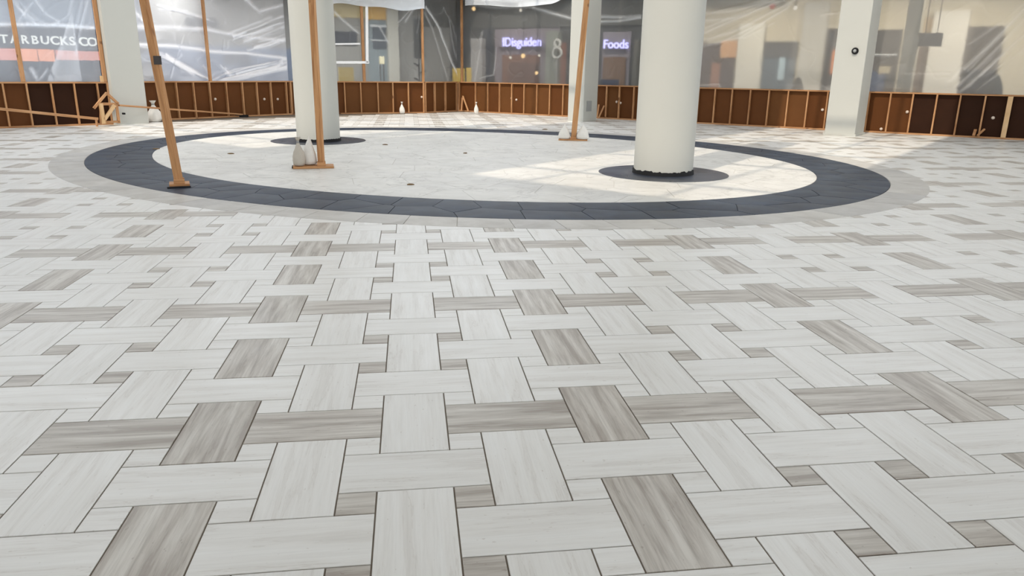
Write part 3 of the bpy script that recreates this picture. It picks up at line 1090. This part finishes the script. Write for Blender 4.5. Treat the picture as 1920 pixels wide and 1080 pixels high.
# ------------------------------------------------------------------ mall beyond the plastic
def rect(seg, off, u0, u1, v0, v1, thick=0.06, mid=True):
    """Upright block standing on a line parallel to a low wall, from picture columns u0-u1 and rows v0-v1 (None: ceiling / floor)."""
    s = SEGS[seg]
    um, vm = (u0 + u1) / 2, 120
    a0, a1 = s.hit(u0, vm, off)[0], s.hit(u1, vm, off)[0]
    zt = CEIL_Z if v0 is None else s.hit(um, v0, off)[1]
    zb = 0.0 if v1 is None else s.hit(um, v1, off)[1]
    return s.box(a0, a1, off, off + thick, zb, min(zt, CEIL_Z))


def wallrect(nm, lab, seg, off, u0, u1, mat):
    root = obj(nm, rect(seg, off, u0, u1, None, None, 0.2), QF, mat)
    return tag(root, lab, 'wall', kind='structure')


def M(name, r, g, b, rough=0.6):
    return MATS.get(name) or plain(name, srgb(r, g, b), rough, 0.3, 0.1, 1.2)


def part(parent, nm, seg, off, u0, u1, v0, v1, mat, thick=0.05):
    return obj(nm, rect(seg, off, u0, u1, v0, v1, thick), QF, mat, parent)


def text(nm, body, seg, off, u, v, hpx, mat, parent, bold=0.0, track=1.0):
    s = SEGS[seg]
    a, z = s.hit(u, v, off)
    _, z2 = s.hit(u, v - hpx, off)
    cu = bpy.data.curves.new(nm, 'FONT')
    cu.body = body
    cu.size = (z2 - z) / 0.70
    cu.extrude = 0.02
    cu.offset = bold * cu.size
    cu.space_character = track
    cu.align_x = 'CENTER'
    tmp = bpy.data.objects.new(nm, cu)
    col.objects.link(tmp)
    dg = bpy.context.evaluated_depsgraph_get()
    me = bpy.data.meshes.new_from_object(tmp.evaluated_get(dg))
    bpy.data.objects.remove(tmp)
    p = s.pt(a, off, z) - np.array(parent.location)
    mm = Matrix.Identity(4)
    for r in range(3):
        mm[r][0], mm[r][1], mm[r][2], mm[r][3] = s.t[r], (0, 0, 1)[r], s.n[r], p[r]
    me.transform(mm)
    me.materials.clear()
    me.materials.append(mat)
    o = bpy.data.objects.new(nm, me)
    col.objects.link(o)
    o.parent = parent
    return o


# --- left: coffee shop
OL = 6.0
shop = wallrect('wall_coffee_shop', 'grey shop front behind the hazy left plastic', 'wall_left', OL, -160, 275, M('shop_blue_grey', 118, 128, 142))
part(shop, 'fascia', 'wall_left', OL - 0.08, -150, 290, 50, 91, M('fascia_slate', 62, 66, 76), 0.08)
part(shop, 'shop_opening', 'wall_left', OL - 0.03, -150, 290, 112, None, M('opening_dark', 44, 50, 62), 0.03)
part(shop, 'salmon_panel', 'wall_left', OL - 0.05, 42, 72, 90, 115, M('salmon', 206, 138, 108), 0.05)
part(shop, 'salmon_panel', 'wall_left', OL - 0.05, 73.5, 104, 90, 115, M('salmon', 206, 138, 108), 0.05)
part(shop, 'rose_panel', 'wall_left', OL - 0.05, -30, 40, 90, 113, M('rose', 186, 128, 120), 0.05)
part(shop, 'rose_panel', 'wall_left', OL - 0.05, 106, 215, 96, 113, M('rose', 186, 128, 120), 0.05)
sg = empty('shop_sign_letters', SEGS['wall_left'].pt(A('wall_left', 90, 75, OL), OL - 0.1, 3.0))
tag(sg, 'pale capital letters of the coffee shop sign behind hazy plastic', 'sign')
LET = M('letter_white', 240, 240, 232)
LET_E = emit('lit_letter', (0.95, 0.97, 0.92, 1), 0.9)
for ch, u, v in (('S', -12, 79.5), ('T', 7, 80.5), ('A', 27, 81), ('R', 46.5, 81.8), ('B', 65.5, 82.4), ('U', 84.5, 83), ('C', 103, 83.6), ('K', 119.5, 84.2), ('S', 135, 84.8),
                 ('C', 156.5, 85.6), ('O', 173, 86.2), ('F', 189, 86.6), ('F', 203, 87), ('E', 217, 87.4), ('E', 231, 87.8)):
    text('letter', ch, 'wall_left', OL - 0.10, u, v, 15.5, LET_E, sg, 0.022)

# --- behind the crumpled sheet and middle left
rear = wallrect('wall_mall_left', 'grey mall front behind the crumpled white sheet', 'wall_left_rear', 6.0, 255, 600, M('mall_mid_grey', 122, 122, 122))
part(rear, 'blue_grey_dado', 'wall_left_rear', 5.9, 255, 600, 88, None, M('dado_blue', 96, 112, 140), 0.1)
part(rear, 'dark_sign_panel', 'wall_left_rear', 5.85, 357, 412, 33, 51, M('sign_dark', 50, 54, 60), 0.1)
part(rear, 'dark_window', 'wall_left_rear', 5.85, 420, 470, 98, 118, M('win_navy', 70, 80, 98), 0.1)
back = wallrect('wall_mall_back', 'grey mall shop fronts behind the round column', 'wall_back', 8.0, 540, 870, GREYWALL)
part(back, 'tan_bulkhead', 'wall_back', 7.9, 560, 690, None, 32, M('tan_bulkhead', 206, 190, 140), 0.1)
part(back, 'yellow_bulkhead', 'wall_back', 7.85, 689, 728, None, 37, M('yellow_board', 224, 176, 70), 0.15)
part(back, 'blue_grey_front', 'wall_back', 7.95, 690, 728, 37, None, M('blue_grey_front', 132, 146, 152), 0.05)
part(back, 'shop_window', 'wall_back', 7.9, 700, 728, 52, 92, M('window_slate', 66, 76, 88), 0.05)
part(back, 'window_rail', 'wall_back', 7.85, 696, 728, 47, 51, M('rail_white', 220, 226, 230), 0.05)
part(back, 'window_rail', 'wall_back', 7.85, 696, 728, 75, 77, M('rail_white', 220, 226, 230), 0.05)
part(back, 'shop_window', 'wall_back', 7.9, 560, 670, 58, 84, M('window_slate2', 42, 46, 58), 0.05)
part(back, 'dark_doorway', 'wall_back', 7.9, 777, 790, 35, 108, M('doorway', 50, 52, 50), 0.08)
part(back, 'dark_ceiling_band', 'wall_back', 7.85, 795, 870, None, 50, M('band_olive', 66, 66, 58), 0.1)
part(back, 'dark_niche', 'wall_back', 7.9, 842, 870, 50, None, M('niche_dark', 70, 70, 70), 0.08)
part(back, 'pale_pier', 'wall_back', 7.6, 728, 748, None, None, M('pier_pale', 196, 196, 186), 0.4)


def upright(nm, label, cat, seg, off, u0, u1, v0, v1, mat, group=None, foot=None):
    """A free-standing board on a foot with a slim edge frame."""
    b = rect(seg, off, u0, u1, v0, v1, 0.08)
    c = np.mean(b[:4], 0)
    root = empty(nm, (c[0], c[1], 0))
    tag(root, label, cat, group)
    obj('board', rel(b, root), QF, mat, root)
    s = SEGS[seg]
    w = np.linalg.norm(b[1] - b[0])
    zb = b[0][2]
    for sg_ in (-0.35, 0.35):
        p = np.array([c[0], c[1], 0]) + s.t * w * sg_
        beam('leg', p, p + np.array([0, 0, zb + 0.02]), 0.05, 0.05, DARKMETAL, root)
    return root


upright('yellow_notice_board', 'wide yellow board standing beyond the post in the far corner', 'board', 'wall_back', 5.0, 847, 873, 128, 156, M('yellow_flat', 222, 190, 84))
upright('yellow_notice_board', 'narrow yellow board next to the wide yellow board', 'board', 'wall_back', 5.0, 877, 886, 127, 154, M('yellow_flat', 222, 190, 84))
upright('display_board', 'pale yellow shop display beside the round column, under the framed plastic', 'display', 'wall_back', 4.0, 634, 662, 126, 158, M('pale_yellow', 220, 196, 120))
upright('display_board', 'small cream notice seen through the clear sheet over the wall', 'display', 'wall_back', 6.0, 711, 720, 106, 120, M('cream_note', 220, 214, 180))


def clothes_stand():
    s = SEGS['wall_back']
    a, z = s.hit(785, 110, 3.0)
    base = s.pt(a, 3.0, 0)
    root = empty('coat_stand', base)
    tag(root, 'dark stand with hooks behind the post left of the far corner', 'stand')
    beam('pole', base, base + np.array([0, 0, 2.2]), 0.06, 0.06, BLACK, root)
    for k in range(4):
        zz = 1.15 + 0.3 * k
        beam('arm', base + np.array([0, 0, zz]), base + s.t * (0.22 if k % 2 else -0.22) + np.array([0, 0, zz + 0.12]), 0.06, 0.06, BLACK, root)
    for sgn in (-1, 1):
        beam('foot', base + s.t * 0.3 * sgn + np.array([0, 0, 0.03]), base + np.array([0, 0, 0.05]), 0.06, 0.05, BLACK, root)


clothes_stand()

# --- dark shop with the two glowing signs
OD = 5.5
dark = wallrect('wall_dark_shop', 'dark shop front behind the far clear sheets', 'wall_right', OD, 862, 1245, DARKWALL)
part(dark, 'mauve_back_panel', 'wall_right', OD - 0.05, 930, 1050, 53, None, M('mauve_glow_panel', 128, 118, 124), 0.05)  # mauve colour stands in for the sign's glow on the back wall
part(dark, 'brown_counter_back', 'wall_right', OD - 0.12, 944, 1012, 103, None, M('brown_counter', 118, 78, 58), 0.1)
part(dark, 'brown_inner_panel', 'wall_right', OD - 0.18, 956, 1010, 118, None, M('brown_inner', 96, 62, 48), 0.06)
part(dark, 'grey_pier', 'wall_right', OD - 0.4, 1024, 1046, 58, None, M('pier_green_grey', 128, 132, 122), 0.4)
part(dark, 'pale_pier', 'wall_right', OD - 0.4, 885, 906, 72, None, M('pier_light', 168, 166, 164), 0.4)
part(dark, 'navy_niche', 'wall_right', OD - 0.1, 907, 925, 52, None, M('navy_niche', 50, 52, 62), 0.08)
part(dark, 'dark_ceiling_band', 'wall_right', OD - 0.15, 864, 1245, None, 50, M('band_grey', 78, 78, 74), 0.1)
part(dark, 'rust_panel', 'wall_right', OD - 0.1, 1050, 1062, 80, None, M('rust_panel', 140, 84, 60), 0.08)
part(dark, 'mauve_back_panel', 'wall_right', OD - 0.05, 1130, 1182, 60, None, M('mauve_glow_panel2', 128, 122, 128), 0.05)
part(dark, 'brown_counter_back', 'wall_right', OD - 0.12, 1133, 1174, 107, None, M('brown_counter2', 116, 88, 66), 0.1)
part(dark, 'grey_pier', 'wall_right', OD - 0.4, 1188, 1196, 75, None, M('pier_dark', 90, 88, 82), 0.4)
NEON = emit('violet_neon', (0.52, 0.50, 1.0, 1), 1.9)
for lab, body, u, v, h, tr in (('longer violet glowing shop sign over the brown counter', 'IDisguiden', 980, 86, 16, 0.96), ('short violet glowing shop sign between square and round columns', 'Foods', 1156, 90.5, 16, 1.0)):
    s = SEGS['wall_right']
    a, z = s.hit(u, v, OD - 0.2)
    rt = empty('neon_sign', s.pt(a, OD - 0.1, z))
    tag(rt, lab, 'sign')
    text('lettering', body, 'wall_right', OD - 0.22, u, v, h, NEON, rt, 0.008, tr)
    a0, a1 = A('wall_right', u - 40 if len(body) > 6 else u - 22, 80, OD - 0.1), A('wall_right', u + 40 if len(body) > 6 else u + 22, 80, OD - 0.1)
    obj('backing_rail', rel(s.box(a0, a1, OD - 0.16, OD - 0.12, z - 0.10, z - 0.05), rt), QF, DARKMETAL, rt)

WARM = emit('warm_bulb', (1.0, 0.66, 0.30, 1), 1.1)
WARM2 = emit('pale_bulb', (1.0, 0.90, 0.74, 1), 0.7)


def pendant(label, seg, off, u, v, r, mat=WARM):
    s = SEGS[seg]
    a, z = s.hit(u, v, off)
    p = s.pt(a, off, z)
    root = empty('pendant_lamp', p)
    tag(root, label, 'lamp', 'hanging shop lamps beyond the plastic')
    vs, fs = lathe([(0.2 * r, -r), (0.8 * r, -0.6 * r), (r, 0), (0.8 * r, 0.6 * r), (0.3 * r, r)], 14)
    obj('bulb', vs, fs, mat, root, True)
    vs, fs = lathe([(0.35 * r, r), (0.3 * r, 1.5 * r)], 10)
    obj('cap', vs, fs, DARKMETAL, root)
    beam('cord', p + np.array([0, 0, 1.4 * r]), np.array([p[0], p[1], CEIL_Z - 0.005]), 0.02, 0.02, BLACK, root)


pendant('warm hanging lamp near the ceiling left of the longer sign', 'wall_right', 4.0, 890.5, 17, 0.08)
pendant('amber hanging lamp just under the longer glowing sign', 'wall_right', 4.6, 983, 105, 0.10)
pendant('dim white hanging lamp right of the amber one', 'wall_right', 4.6, 1013, 104, 0.06, WARM2)
pendant('small dim white hanging lamp left of the amber one', 'wall_right', 4.6, 959, 108, 0.06, WARM2)
pendant('low amber lamp before the brown counter', 'wall_right', 4.6, 1008, 137, 0.07)
pendant('pale lamp near the ceiling above the longer sign', 'wall_right', 4.0, 978, 20, 0.06, WARM2)


def figure8():
    s = SEGS['wall_right']
    a, z = s.hit(1046, 112, 4.8)
    p = s.pt(a, 4.8, 0)
    root = empty('ring_ornament', p)
    tag(root, 'pale stacked ring ornament on a slim stand left of the square column', 'ornament')
    beam('stand', p, p + np.array([0, 0, z]), 0.05, 0.05, GREYBOX, root)
    for k, (zz, R) in enumerate(((z + 0.28, 0.22), (z + 0.68, 0.15))):
        vs, fs = [], []
        n, m = 24, 8
        for i in range(n):
            t = 2 * math.pi * i / n
            for j in range(m):
                q = 2 * math.pi * j / m
                rr = R + 0.06 * math.cos(q)
                vs.append(s.t * rr * math.cos(t) + np.array([0, 0, zz + rr * math.sin(t)]) + s.n * 0.06 * math.sin(q))
        for i in range(n):
            for j in range(m):
                fs.append((i * m + j, ((i + 1) % n) * m + j, ((i + 1) % n) * m + (j + 1) % m, i * m + (j + 1) % m))
        obj('ring', vs, fs, PAINT, root, True)


pendant('small red lamp near the ceiling behind the warm creased sheet', 'wall_right', 3.0, 1449, 12, 0.09, emit('red_lamp', (0.5, 0.06, 0.03, 1), 0.5))
pendant('small pale lamp right of the red lamp behind warm plastic', 'wall_right', 3.0, 1492, 15, 0.07, WARM2)
figure8()
upright('navy_bench_back', 'low navy bench seen under the short glowing sign', 'bench', 'wall_right', 2.5, 1129, 1161, 149, 160, M('navy', 40, 52, 84))

# --- cream fronts on the right
OR = 6.0
crm = wallrect('wall_cream_front', 'cream shop fronts behind the warm hazy sheets', 'wall_right', OR, 1246, 2120, CREAM)
DGL = M('glass_grey', 74, 74, 78, 0.3)
for nm, u0, u1, v0, v1, mt, o_ in (
        ('shop_window', 1290, 1378, 80, None, M('win_brown', 84, 70, 66), 0.05), ('peach_poster', 1350, 1382, 77, 108, M('peach', 214, 164, 118), 0.09), ('rust_display', 1335, 1352, 118, None, M('rust_soft', 150, 104, 82), 0.09),
        ('pale_pier', 1381, 1428, 45, None, M('pier_cream', 214, 210, 198), 0.3),
        ('shop_window', 1427, 1492, 78, None, M('win_blue', 92, 104, 114), 0.05), ('window_head', 1427, 1492, 78, 108, M('win_head', 84, 84, 86), 0.09), ('lit_door_pane', 1461, 1473, 108, 150, M('pane_blue', 170, 190, 200), 0.09),
        ('grey_pier', 1498, 1542, 5, None, M('pier_grey2', 178, 176, 168), 0.3),
        ('shop_window', 1546, 1582, 54, None, M('win_dark', 70, 68, 70), 0.05), ('orange_display', 1559, 1577, 94, 138, M('orange_soft', 206, 128, 82), 0.09),
        ('shop_window', 1618, 1684, 56, None, M('win_dark2', 76, 74, 74), 0.05), ('blue_display', 1622, 1664, 134, None, M('blue_disp', 66, 82, 112), 0.09), ('cream_display', 1650, 1672, 124, 138, M('cream_disp', 170, 160, 136), 0.12),
        ('shop_window', 1704, 1737, 88, None, M('win_brown2', 112, 98, 88), 0.05), ('tan_board', 1722, 1746, 34, 60, M('tan_b', 196, 172, 138), 0.06), ('pale_pier', 1738, 1803, 20, None, M('pier_cream2', 212, 208, 198), 0.4),
        ('shop_window', 1790, 1872, 50, None, M('win_grey', 104, 98, 94), 0.05), ('dark_display', 1795, 1868, 132, None, M('disp_dark', 52, 50, 54), 0.1), ('window_rail', 1630, 1680, 101, 104, M('rail_white', 220, 226, 230), 0.1)):
    part(crm, nm, 'wall_right', OR - o_, u0, u1, v0, v1, mt, o_)
part(crm, 'grey_soffit', 'wall_right', OR - 0.5, 1300, 1450, None, 8, M('soffit', 130, 128, 120), 0.4)

gc = SEGS['wall_right']
b = rect('wall_right', 2.2, 1687, 1714, None, None, 0.55)
c = np.mean(b[:4], 0)
root = empty('square_column', (c[0], c[1], 0))
tag(root, 'grey square column behind the warm plastic beside the sensor column', 'column', kind='structure')
obj('shaft', rel(b, root), QF, PAINT_GREY, root)
b = rect('wall_right', 2.35, 1714, 1759, 62, 87, 0.14)
sgn = empty('hanging_sign', np.mean(b[:4], 0))
tag(sgn, 'dark blank hanging sign fixed to the grey column behind plastic', 'sign')
obj('sign_box', rel(b, sgn), QF, M('sign_grey', 72, 72, 76), sgn)
p, q = np.mean([b[4], b[7]], 0), np.mean([b[5], b[6]], 0)
for w in (0.25, 0.75):
    beam('hanger', p + (q - p) * w, p + (q - p) * w + np.array([0, 0, CEIL_Z - 0.005 - p[2]]), 0.02, 0.02, DARKMETAL, sgn)


def topiary(label, u, off, v_top, w):
    s = SEGS['wall_right']
    a, z = s.hit(u, v_top, off)
    p = s.pt(a, off, 0)
    root = empty('potted_topiary', p)
    tag(root, label, 'plant', 'dark potted shrubs beyond the warm plastic')
    vs, fs = lathe([(0.2, 0), (0.27, 0.35), (0.29, 0.4)], 16)
    obj('pot', vs, fs, DARKMETAL, root)
    h = z - 0.35
    vs, fs = lathe([(0.10, 0.38), (w, 0.38 + 0.2 * h), (w * 0.95, 0.38 + 0.5 * h), (w * 0.7, 0.38 + 0.75 * h), (w * 0.35, 0.38 + 0.93 * h), (0.03, 0.36 + h)], 18, wob=lambda a_, z_: 1 + 0.08 * math.sin(7 * a_ + 9 * z_))
    obj('foliage', vs, fs, M('dark_foliage', 52, 54, 54), root, True)


topiary('dark cone shaped shrub left of the sensor column behind plastic', 1498, 3.0, 145, 0.24)
topiary('dark cone shaped shrub in the shop window near right edge', 1870, 4.0, 140, 0.26)

# unseen downlights added to light the mall behind the film
def fill_downlight(seg, off, a, power, color, label):
    s = SEGS[seg]
    p = s.pt(a, off, CEIL_Z)
    root = empty('added_downlight', p - np.array([0, 0, 0.03]))
    tag(root, label, 'lamp', 'unseen downlights added for the mall')
    vs, fs = lathe([(0.16, 0.0), (0.16, 0.028)], 20)
    obj('rim', vs, fs, TAPE, root)
    vs, fs = lathe([(0.12, -0.004), (0.12, -0.001)], 20)
    obj('lens', vs, fs, WARM2, root)
    ld = bpy.data.lights.new('fill_downlight', 'AREA')
    ld.shape = 'DISK'
    ld.size = 0.5
    ld.energy = power
    ld.color = color
    lo_ = bpy.data.objects.new('fill_downlight', ld)
    col.objects.link(lo_)
    lo_.location = tuple(p - np.array([0, 0, 0.05]))


k = 0
for seg, off, pw, colr, lst in (('wall_left', 3.0, 210, (1, 0.97, 0.95), (1.5, 5.0, 8.5)), ('wall_back', 4.0, 150, (1, 0.97, 0.92), (-3, 1.0, 4.5)), ('wall_right', 3.5, 60, (1, 0.93, 0.85), (-1.0, 3.0, 6.5)),
                                ('wall_right', 3.5, 95, (1, 0.90, 0.74), (10.5, 14.0, 17.5, 21.0))):
    for a in lst:
        fill_downlight(seg, off, a, pw, colr, 'unseen round ceiling lamp added to light the mall corridor')

# ------------------------------------------------------------------ props standing on the floor
def sandbag(name, label, base, w, h, mat, lean=(0, 0), group=None, squat=False, seed=0, neck=True):
    r = random.Random(seed)
    root = empty(name, base)
    tag(root, label, 'sandbag', group)
    if squat:
        prof = [(0.35, 0.0), (0.50, 0.03), (0.52, 0.16), (0.46, 0.36), (0.34, 0.56), (0.2, 0.74), (0.09, 0.86), (0.04, 0.95)]
    else:
        prof = [(0.34, 0.0), (0.44, 0.04), (0.50, 0.18), (0.49, 0.32), (0.40, 0.48), (0.26, 0.62), (0.12, 0.76), (0.08, 0.82)]
    ph = r.uniform(0, 6)
    def wob(a, z):
        return 1 + 0.07 * math.sin(3 * a + ph + z * 4 / h) + 0.04 * math.sin(7 * a - ph + 9 * z / h)
    vs, fs = lathe([(q * w, z * h) for q, z in prof], 26, wob=wob)
    vs = [(x + lean[0] * (z / h) ** 2, y * 0.8 + lean[1] * (z / h) ** 2, z) for x, y, z in vs]
    obj('sack', vs, fs, mat, root, True)
    if neck and not squat:
        vs, fs = lathe([(0.10 * w, 0.80 * h), (0.115 * w, 0.83 * h), (0.10 * w, 0.86 * h)], 14)
        vs = [(x + lean[0] * (z / h) ** 2, y + lean[1] * (z / h) ** 2, z) for x, y, z in vs]
        obj('tie', vs, fs, PALETIMBER if False else GREYBOX, root, True)
        vs, fs = lathe([(0.07 * w, 0.85 * h), (0.15 * w, 0.95 * h), (0.19 * w, 1.0 * h), (0.1 * w, 0.985 * h)], 18, wob=lambda a, z: 1 + 0.3 * math.sin(5 * a + ph))
        vs = [(x + lean[0] * (z / h) ** 2, y + lean[1] * (z / h) ** 2, z) for x, y, z in vs]
        obj('gathered_neck', vs, fs, mat, root, True)
    return root


def shore(label, foot_px, top_px, w, d, zpad, pad, twist=0.35):
    base = on_floor(*foot_px)
    base[2] = 0.004
    top = beside(top_px[0], top_px[1], base)
    dirv = (top - base) / (top[2] - base[2])
    root = empty('timber_prop', base)
    tag(root, label, 'prop', 'timber props standing in the oval')
    p = base + dirv * zpad
    q = base + dirv * 5.2
    hd = np.array([base[0] - CAM[0], base[1] - CAM[1], 0])
    hd /= np.linalg.norm(hd)
    beam('post', p, q, w, d, SHORE, root, up=hd, twist=twist)
    side = np.cross(hd, [0, 0, 1.0])
    # base board and cleats
    vs = rel(hexa(base - side * pad[0] - hd * pad[2], side * (pad[0] + pad[1]), hd * pad[2] * 2, (0, 0, zpad)), root)
    o = obj('base_board', vs, [f if False else f for f in QF], SHORE, root)
    put_tc(o, base - side, base + side)
    for sg_ in (-1, 1):
        a = base + hd * sg_ * (d * 0.5 + 0.045) + np.array([0, 0, zpad])
        beam('cleat', a - side * 0.07 + np.array([0, 0, 0.028]), a + side * 0.07 + np.array([0, 0, 0.028]), 0.045, 0.055, SHORE, root)
    return root, base, side, hd, dirv


r1, b1, side1, hd1, dv1 = shore('leaning timber prop standing on the dark slate ring', (337, 349), (270, 0), 0.095, 0.10, 0.045, (0.13, 0.13, 0.14), 0.45)
pk = beside(295, 113, b1)
obj('steel_plate', rel(hexa(pk - side1 * 0.045 - hd1 * 0.085 - np.array([0, 0, 0.055]), side1 * 0.095, hd1 * 0.03, (0, 0, 0.11)), r1), QF, DARKMETAL, r1)
vs = rel(hexa(b1 - side1 * 0.16 - hd1 * 0.20, side1 * 0.30, hd1 * 0.05, (0, 0, 0.016)), r1)
obj('dark_foot_strip', vs, QF, BLACK, r1)  # black strip stands in for the shadow at the prop foot

r2, b2, side2, hd2, dv2 = shore('upright timber prop in front of the round column with tied sandbags', (603, 314), (585, 0), 0.10, 0.10, 0.035, (0.46, 0.20, 0.17), 0.3)
vs = rel(hexa(b2 - side2 * 0.48 - hd2 * 0.10, side2 * 0.24, hd2 * 0.2, (0, 0, 0.03)), r2)
obj('dark_foot_strip', vs, QF, BLACK, r2)
sandbag('sandbag', 'grey tied sandbag standing left of the upright prop', b2 - side2 * 0.36 - hd2 * 0.06 + np.array([0, 0, 0.041]), 0.21, 0.47, BAG_GREY, group='sandbags at the prop feet', seed=2)
sandbag('sandbag', 'tall white sandbag leaning on the upright prop', b2 - side2 * 0.19 + hd2 * 0.075 + np.array([0, 0, 0.041]), 0.22, 0.50, BAG, lean=(0.02, 0.0), group='sandbags at the prop feet', seed=4, squat=True)

r3, b3, side3, hd3, dv3 = shore('leaning timber prop with a white sandbag on each side of its foot', (1075, 263), (1100, 0), 0.115, 0.10, 0.03, (0.36, 0.34, 0.16), -0.3)
sandbag('sandbag', 'squat white sandbag left of the leaning prop foot', b3 - side3 * 0.22 - hd3 * 0.04 + np.array([0, 0, 0.031]), 0.28, 0.36, BAG, group='sandbags at the prop feet', squat=True, seed=5)
sandbag('sandbag', 'squat white sandbag right of the leaning prop foot', b3 + side3 * 0.23 - hd3 * 0.04 + np.array([0, 0, 0.031]), 0.30, 0.36, BAG, group='sandbags at the prop feet', squat=True, seed=6)

# sandbags along the wall
for u, v, h, w, mat, lab, sq in ((754, 212.6, 0.44, 0.2, BAG, 'slim beige sandbag at the wall below the clear sheet', False), (892, 212.4, 0.44, 0.18, BAG, 'slim beige sandbag in the far wall corner', False),
                                 (295, 227.5, 0.62, 0.42, BAG, 'pale tied sandbag at the wall right of the left square column', False)):
    p = on_floor(u, v)
    p[1] -= 0.22
    p[2] = 0
    sandbag('sandbag', lab, p, w, h, mat, group='sandbags along the low wall', seed=int(u))

# wooden brace by the left column
sB = SEGS['wall_left']
OB = -0.55
P = lambda u, v, off=OB: sB.pt(*((lambda h: (h[0], off, h[1]))(sB.hit(u, v, off))))
foot = P(200, 233)
brace = empty('timber_brace', (foot[0], foot[1], 0))
tag(brace, 'gabled timber brace frame standing before the left square column', 'brace')
for nm, a, b_, w in (('post', (189, 193), (190, 233), 0.07), ('post', (218, 193), (223, 231), 0.07), ('crossbar', (188, 195), (221, 195), 0.07), ('bottom_rail', (190, 229), (224, 228), 0.06),
                     ('rafter', (176, 203), (200, 174), 0.07), ('rafter', (199, 174), (222, 195), 0.07)):
    p, q = P(*a), P(*b_)
    p[2], q[2] = max(p[2], 0.03), max(q[2], 0.03)
    beam(nm, p, q, w, 0.06, TIMBER, brace, up=sB.n)
for nm, a, b_, w in (('raker', (189, 194), (195, 232), 0.10), ('diagonal', (215, 197), (196, 224), 0.09)):
    p, q = P(*a, OB - 0.09), P(*b_, OB - 0.09)
    p[2], q[2] = max(p[2], 0.05), max(q[2], 0.05)
    beam(nm, p, q, w, 0.06, PALETIMBER, brace, up=sB.n)
p, q = P(-60, 198, OB - 0.02), P(184, 223, OB - 0.02)
rl = empty('timber_rail', (q[0], q[1], 0))
tag(rl, 'long thin timber rail along the left wall ending at the brace', 'rail')
beam('pole', p, q, 0.07, 0.05, TIMBER, rl, up=sB.n)
st = sB.pt(sB.hit(-40, 200, OB)[0], OB - 0.02, 0)
beam('stake', np.array([q[0], q[1], 0.0]) - sB.t * 0.05, q - sB.t * 0.05 - np.array([0, 0, 0.02]), 0.05, 0.05, TIMBER, rl)
q2 = on_floor(455, 219.3)
q2[2] = 0.08
p2 = P(223, 197.5, OB)
rl2 = empty('timber_rail', (q2[0], q2[1], 0))
tag(rl2, 'long thin timber rail sloping from the brace down to the floor', 'rail')
beam('pole', p2, q2, 0.065, 0.05, TIMBER, rl2)
obj('foot_block', rel(hexa(q2 + np.array([-0.22, -0.08, -0.08]), (0.4, 0, 0), (0, 0.16, 0), (0, 0, 0.07)), rl2), [f for f in QF], BLACK, rl2)
bl = on_floor(248, 231.6)
rb_ = empty('black_clamp', (bl[0], bl[1], 0))
tag(rb_, 'small black clamp on the floor at the left square column', 'clamp')
obj('jaw', rel(hexa((bl[0] - 0.14, bl[1] - 0.06, 0), (0.28, 0, 0), (0, 0.12, 0), (0, 0, 0.05)), rb_), QF, BLACK, rb_)
beam('handle', (bl[0] - 0.02, bl[1], 0.05), (bl[0] + 0.12, bl[1], 0.12), 0.04, 0.04, BLACK, rb_)

sR0 = SEGS['wall_right']
aH, _ = sR0.hit(1889, 215, 0)
beam('post', sR0.pt(aH, -0.03, 0.046), sR0.pt(aH, -0.03, WH - 0.043), 0.12, 0.09, PALETIMBER, WALLROOT['wall_right'], up=sR0.n)
# scrap timber leaning in the corners
sR = SEGS['wall_right']


def scrap(label, pieces):
    root = None
    for (u0, v0), (u1, v1), w in pieces:
        a0, z0 = sR.hit(u0, v0, -0.12)
        a1, z1 = sR.hit(u1, v1, -0.06)
        p, q = sR.pt(a0, -0.22, max(z0, 0.03)), sR.pt(a1, -0.07, max(z1, 0.03))
        if root is None:
            root = empty('scrap_timber', (p[0], p[1], 0))
            tag(root, label, 'timber')
        beam('piece', p, q, w, 0.04, TIMBER, root)


scrap('two scrap timbers leaning in the far wall corner', [((881, 209), (868, 180), 0.06), ((868, 208), (867.5, 183), 0.06)])
scrap('two short scrap timbers leaning at the wall right of the square column', [((1125, 221), (1133, 198), 0.05), ((1122, 221), (1123, 196), 0.05)])
scrap('short scrap timbers at the foot of the wall near the right edge', [((1826, 254), (1829, 243), 0.07), ((1833, 254), (1846, 242), 0.05)])

# bits of debris lying in the oval
DEB = plain('debris_brown', srgb(122, 100, 74), 0.9, 0.1)
for k, (u, v, w) in enumerate(((433, 289, 0.09), (769, 347, 0.06), (722, 272, 0.06), (1022, 243, 0.1), (293, 280, 0.10), (873, 288, 0.05))):
    p = on_floor(u, v)
    r = random.Random(k)
    n = 7
    vs = []
    for z, sc in ((0, 1), (0.012, 0.95), (0.02, 0.5)):
        for i in range(n):
            a = 2 * math.pi * i / n
            rr = w * sc * (0.7 + 0.4 * math.sin(3 * i + k))
            vs.append((rr * math.cos(a), 0.5 * rr * math.sin(a), z))
    fs = [tuple(range(n - 1, -1, -1)), tuple(2 * n + i for i in range(n))]
    for L in (0, 1):
        fs += [(L * n + i, L * n + (i + 1) % n, (L + 1) * n + (i + 1) % n, (L + 1) * n + i) for i in range(n)]
    o = obj('stone_chip', vs, fs, DEB)
    o.location = (p[0], p[1], 0.0026)
    where = ('on the pale stone left of the sandbags', 'on the pale stone in the middle front of the oval', 'beside the far round column collar', 'on the far side of the slate ring', 'at the left inner edge of the slate ring', 'on the pale stone in the oval centre')[k]
    tag(o, 'small brown chip lying ' + where, 'debris', 'debris chips in the oval')
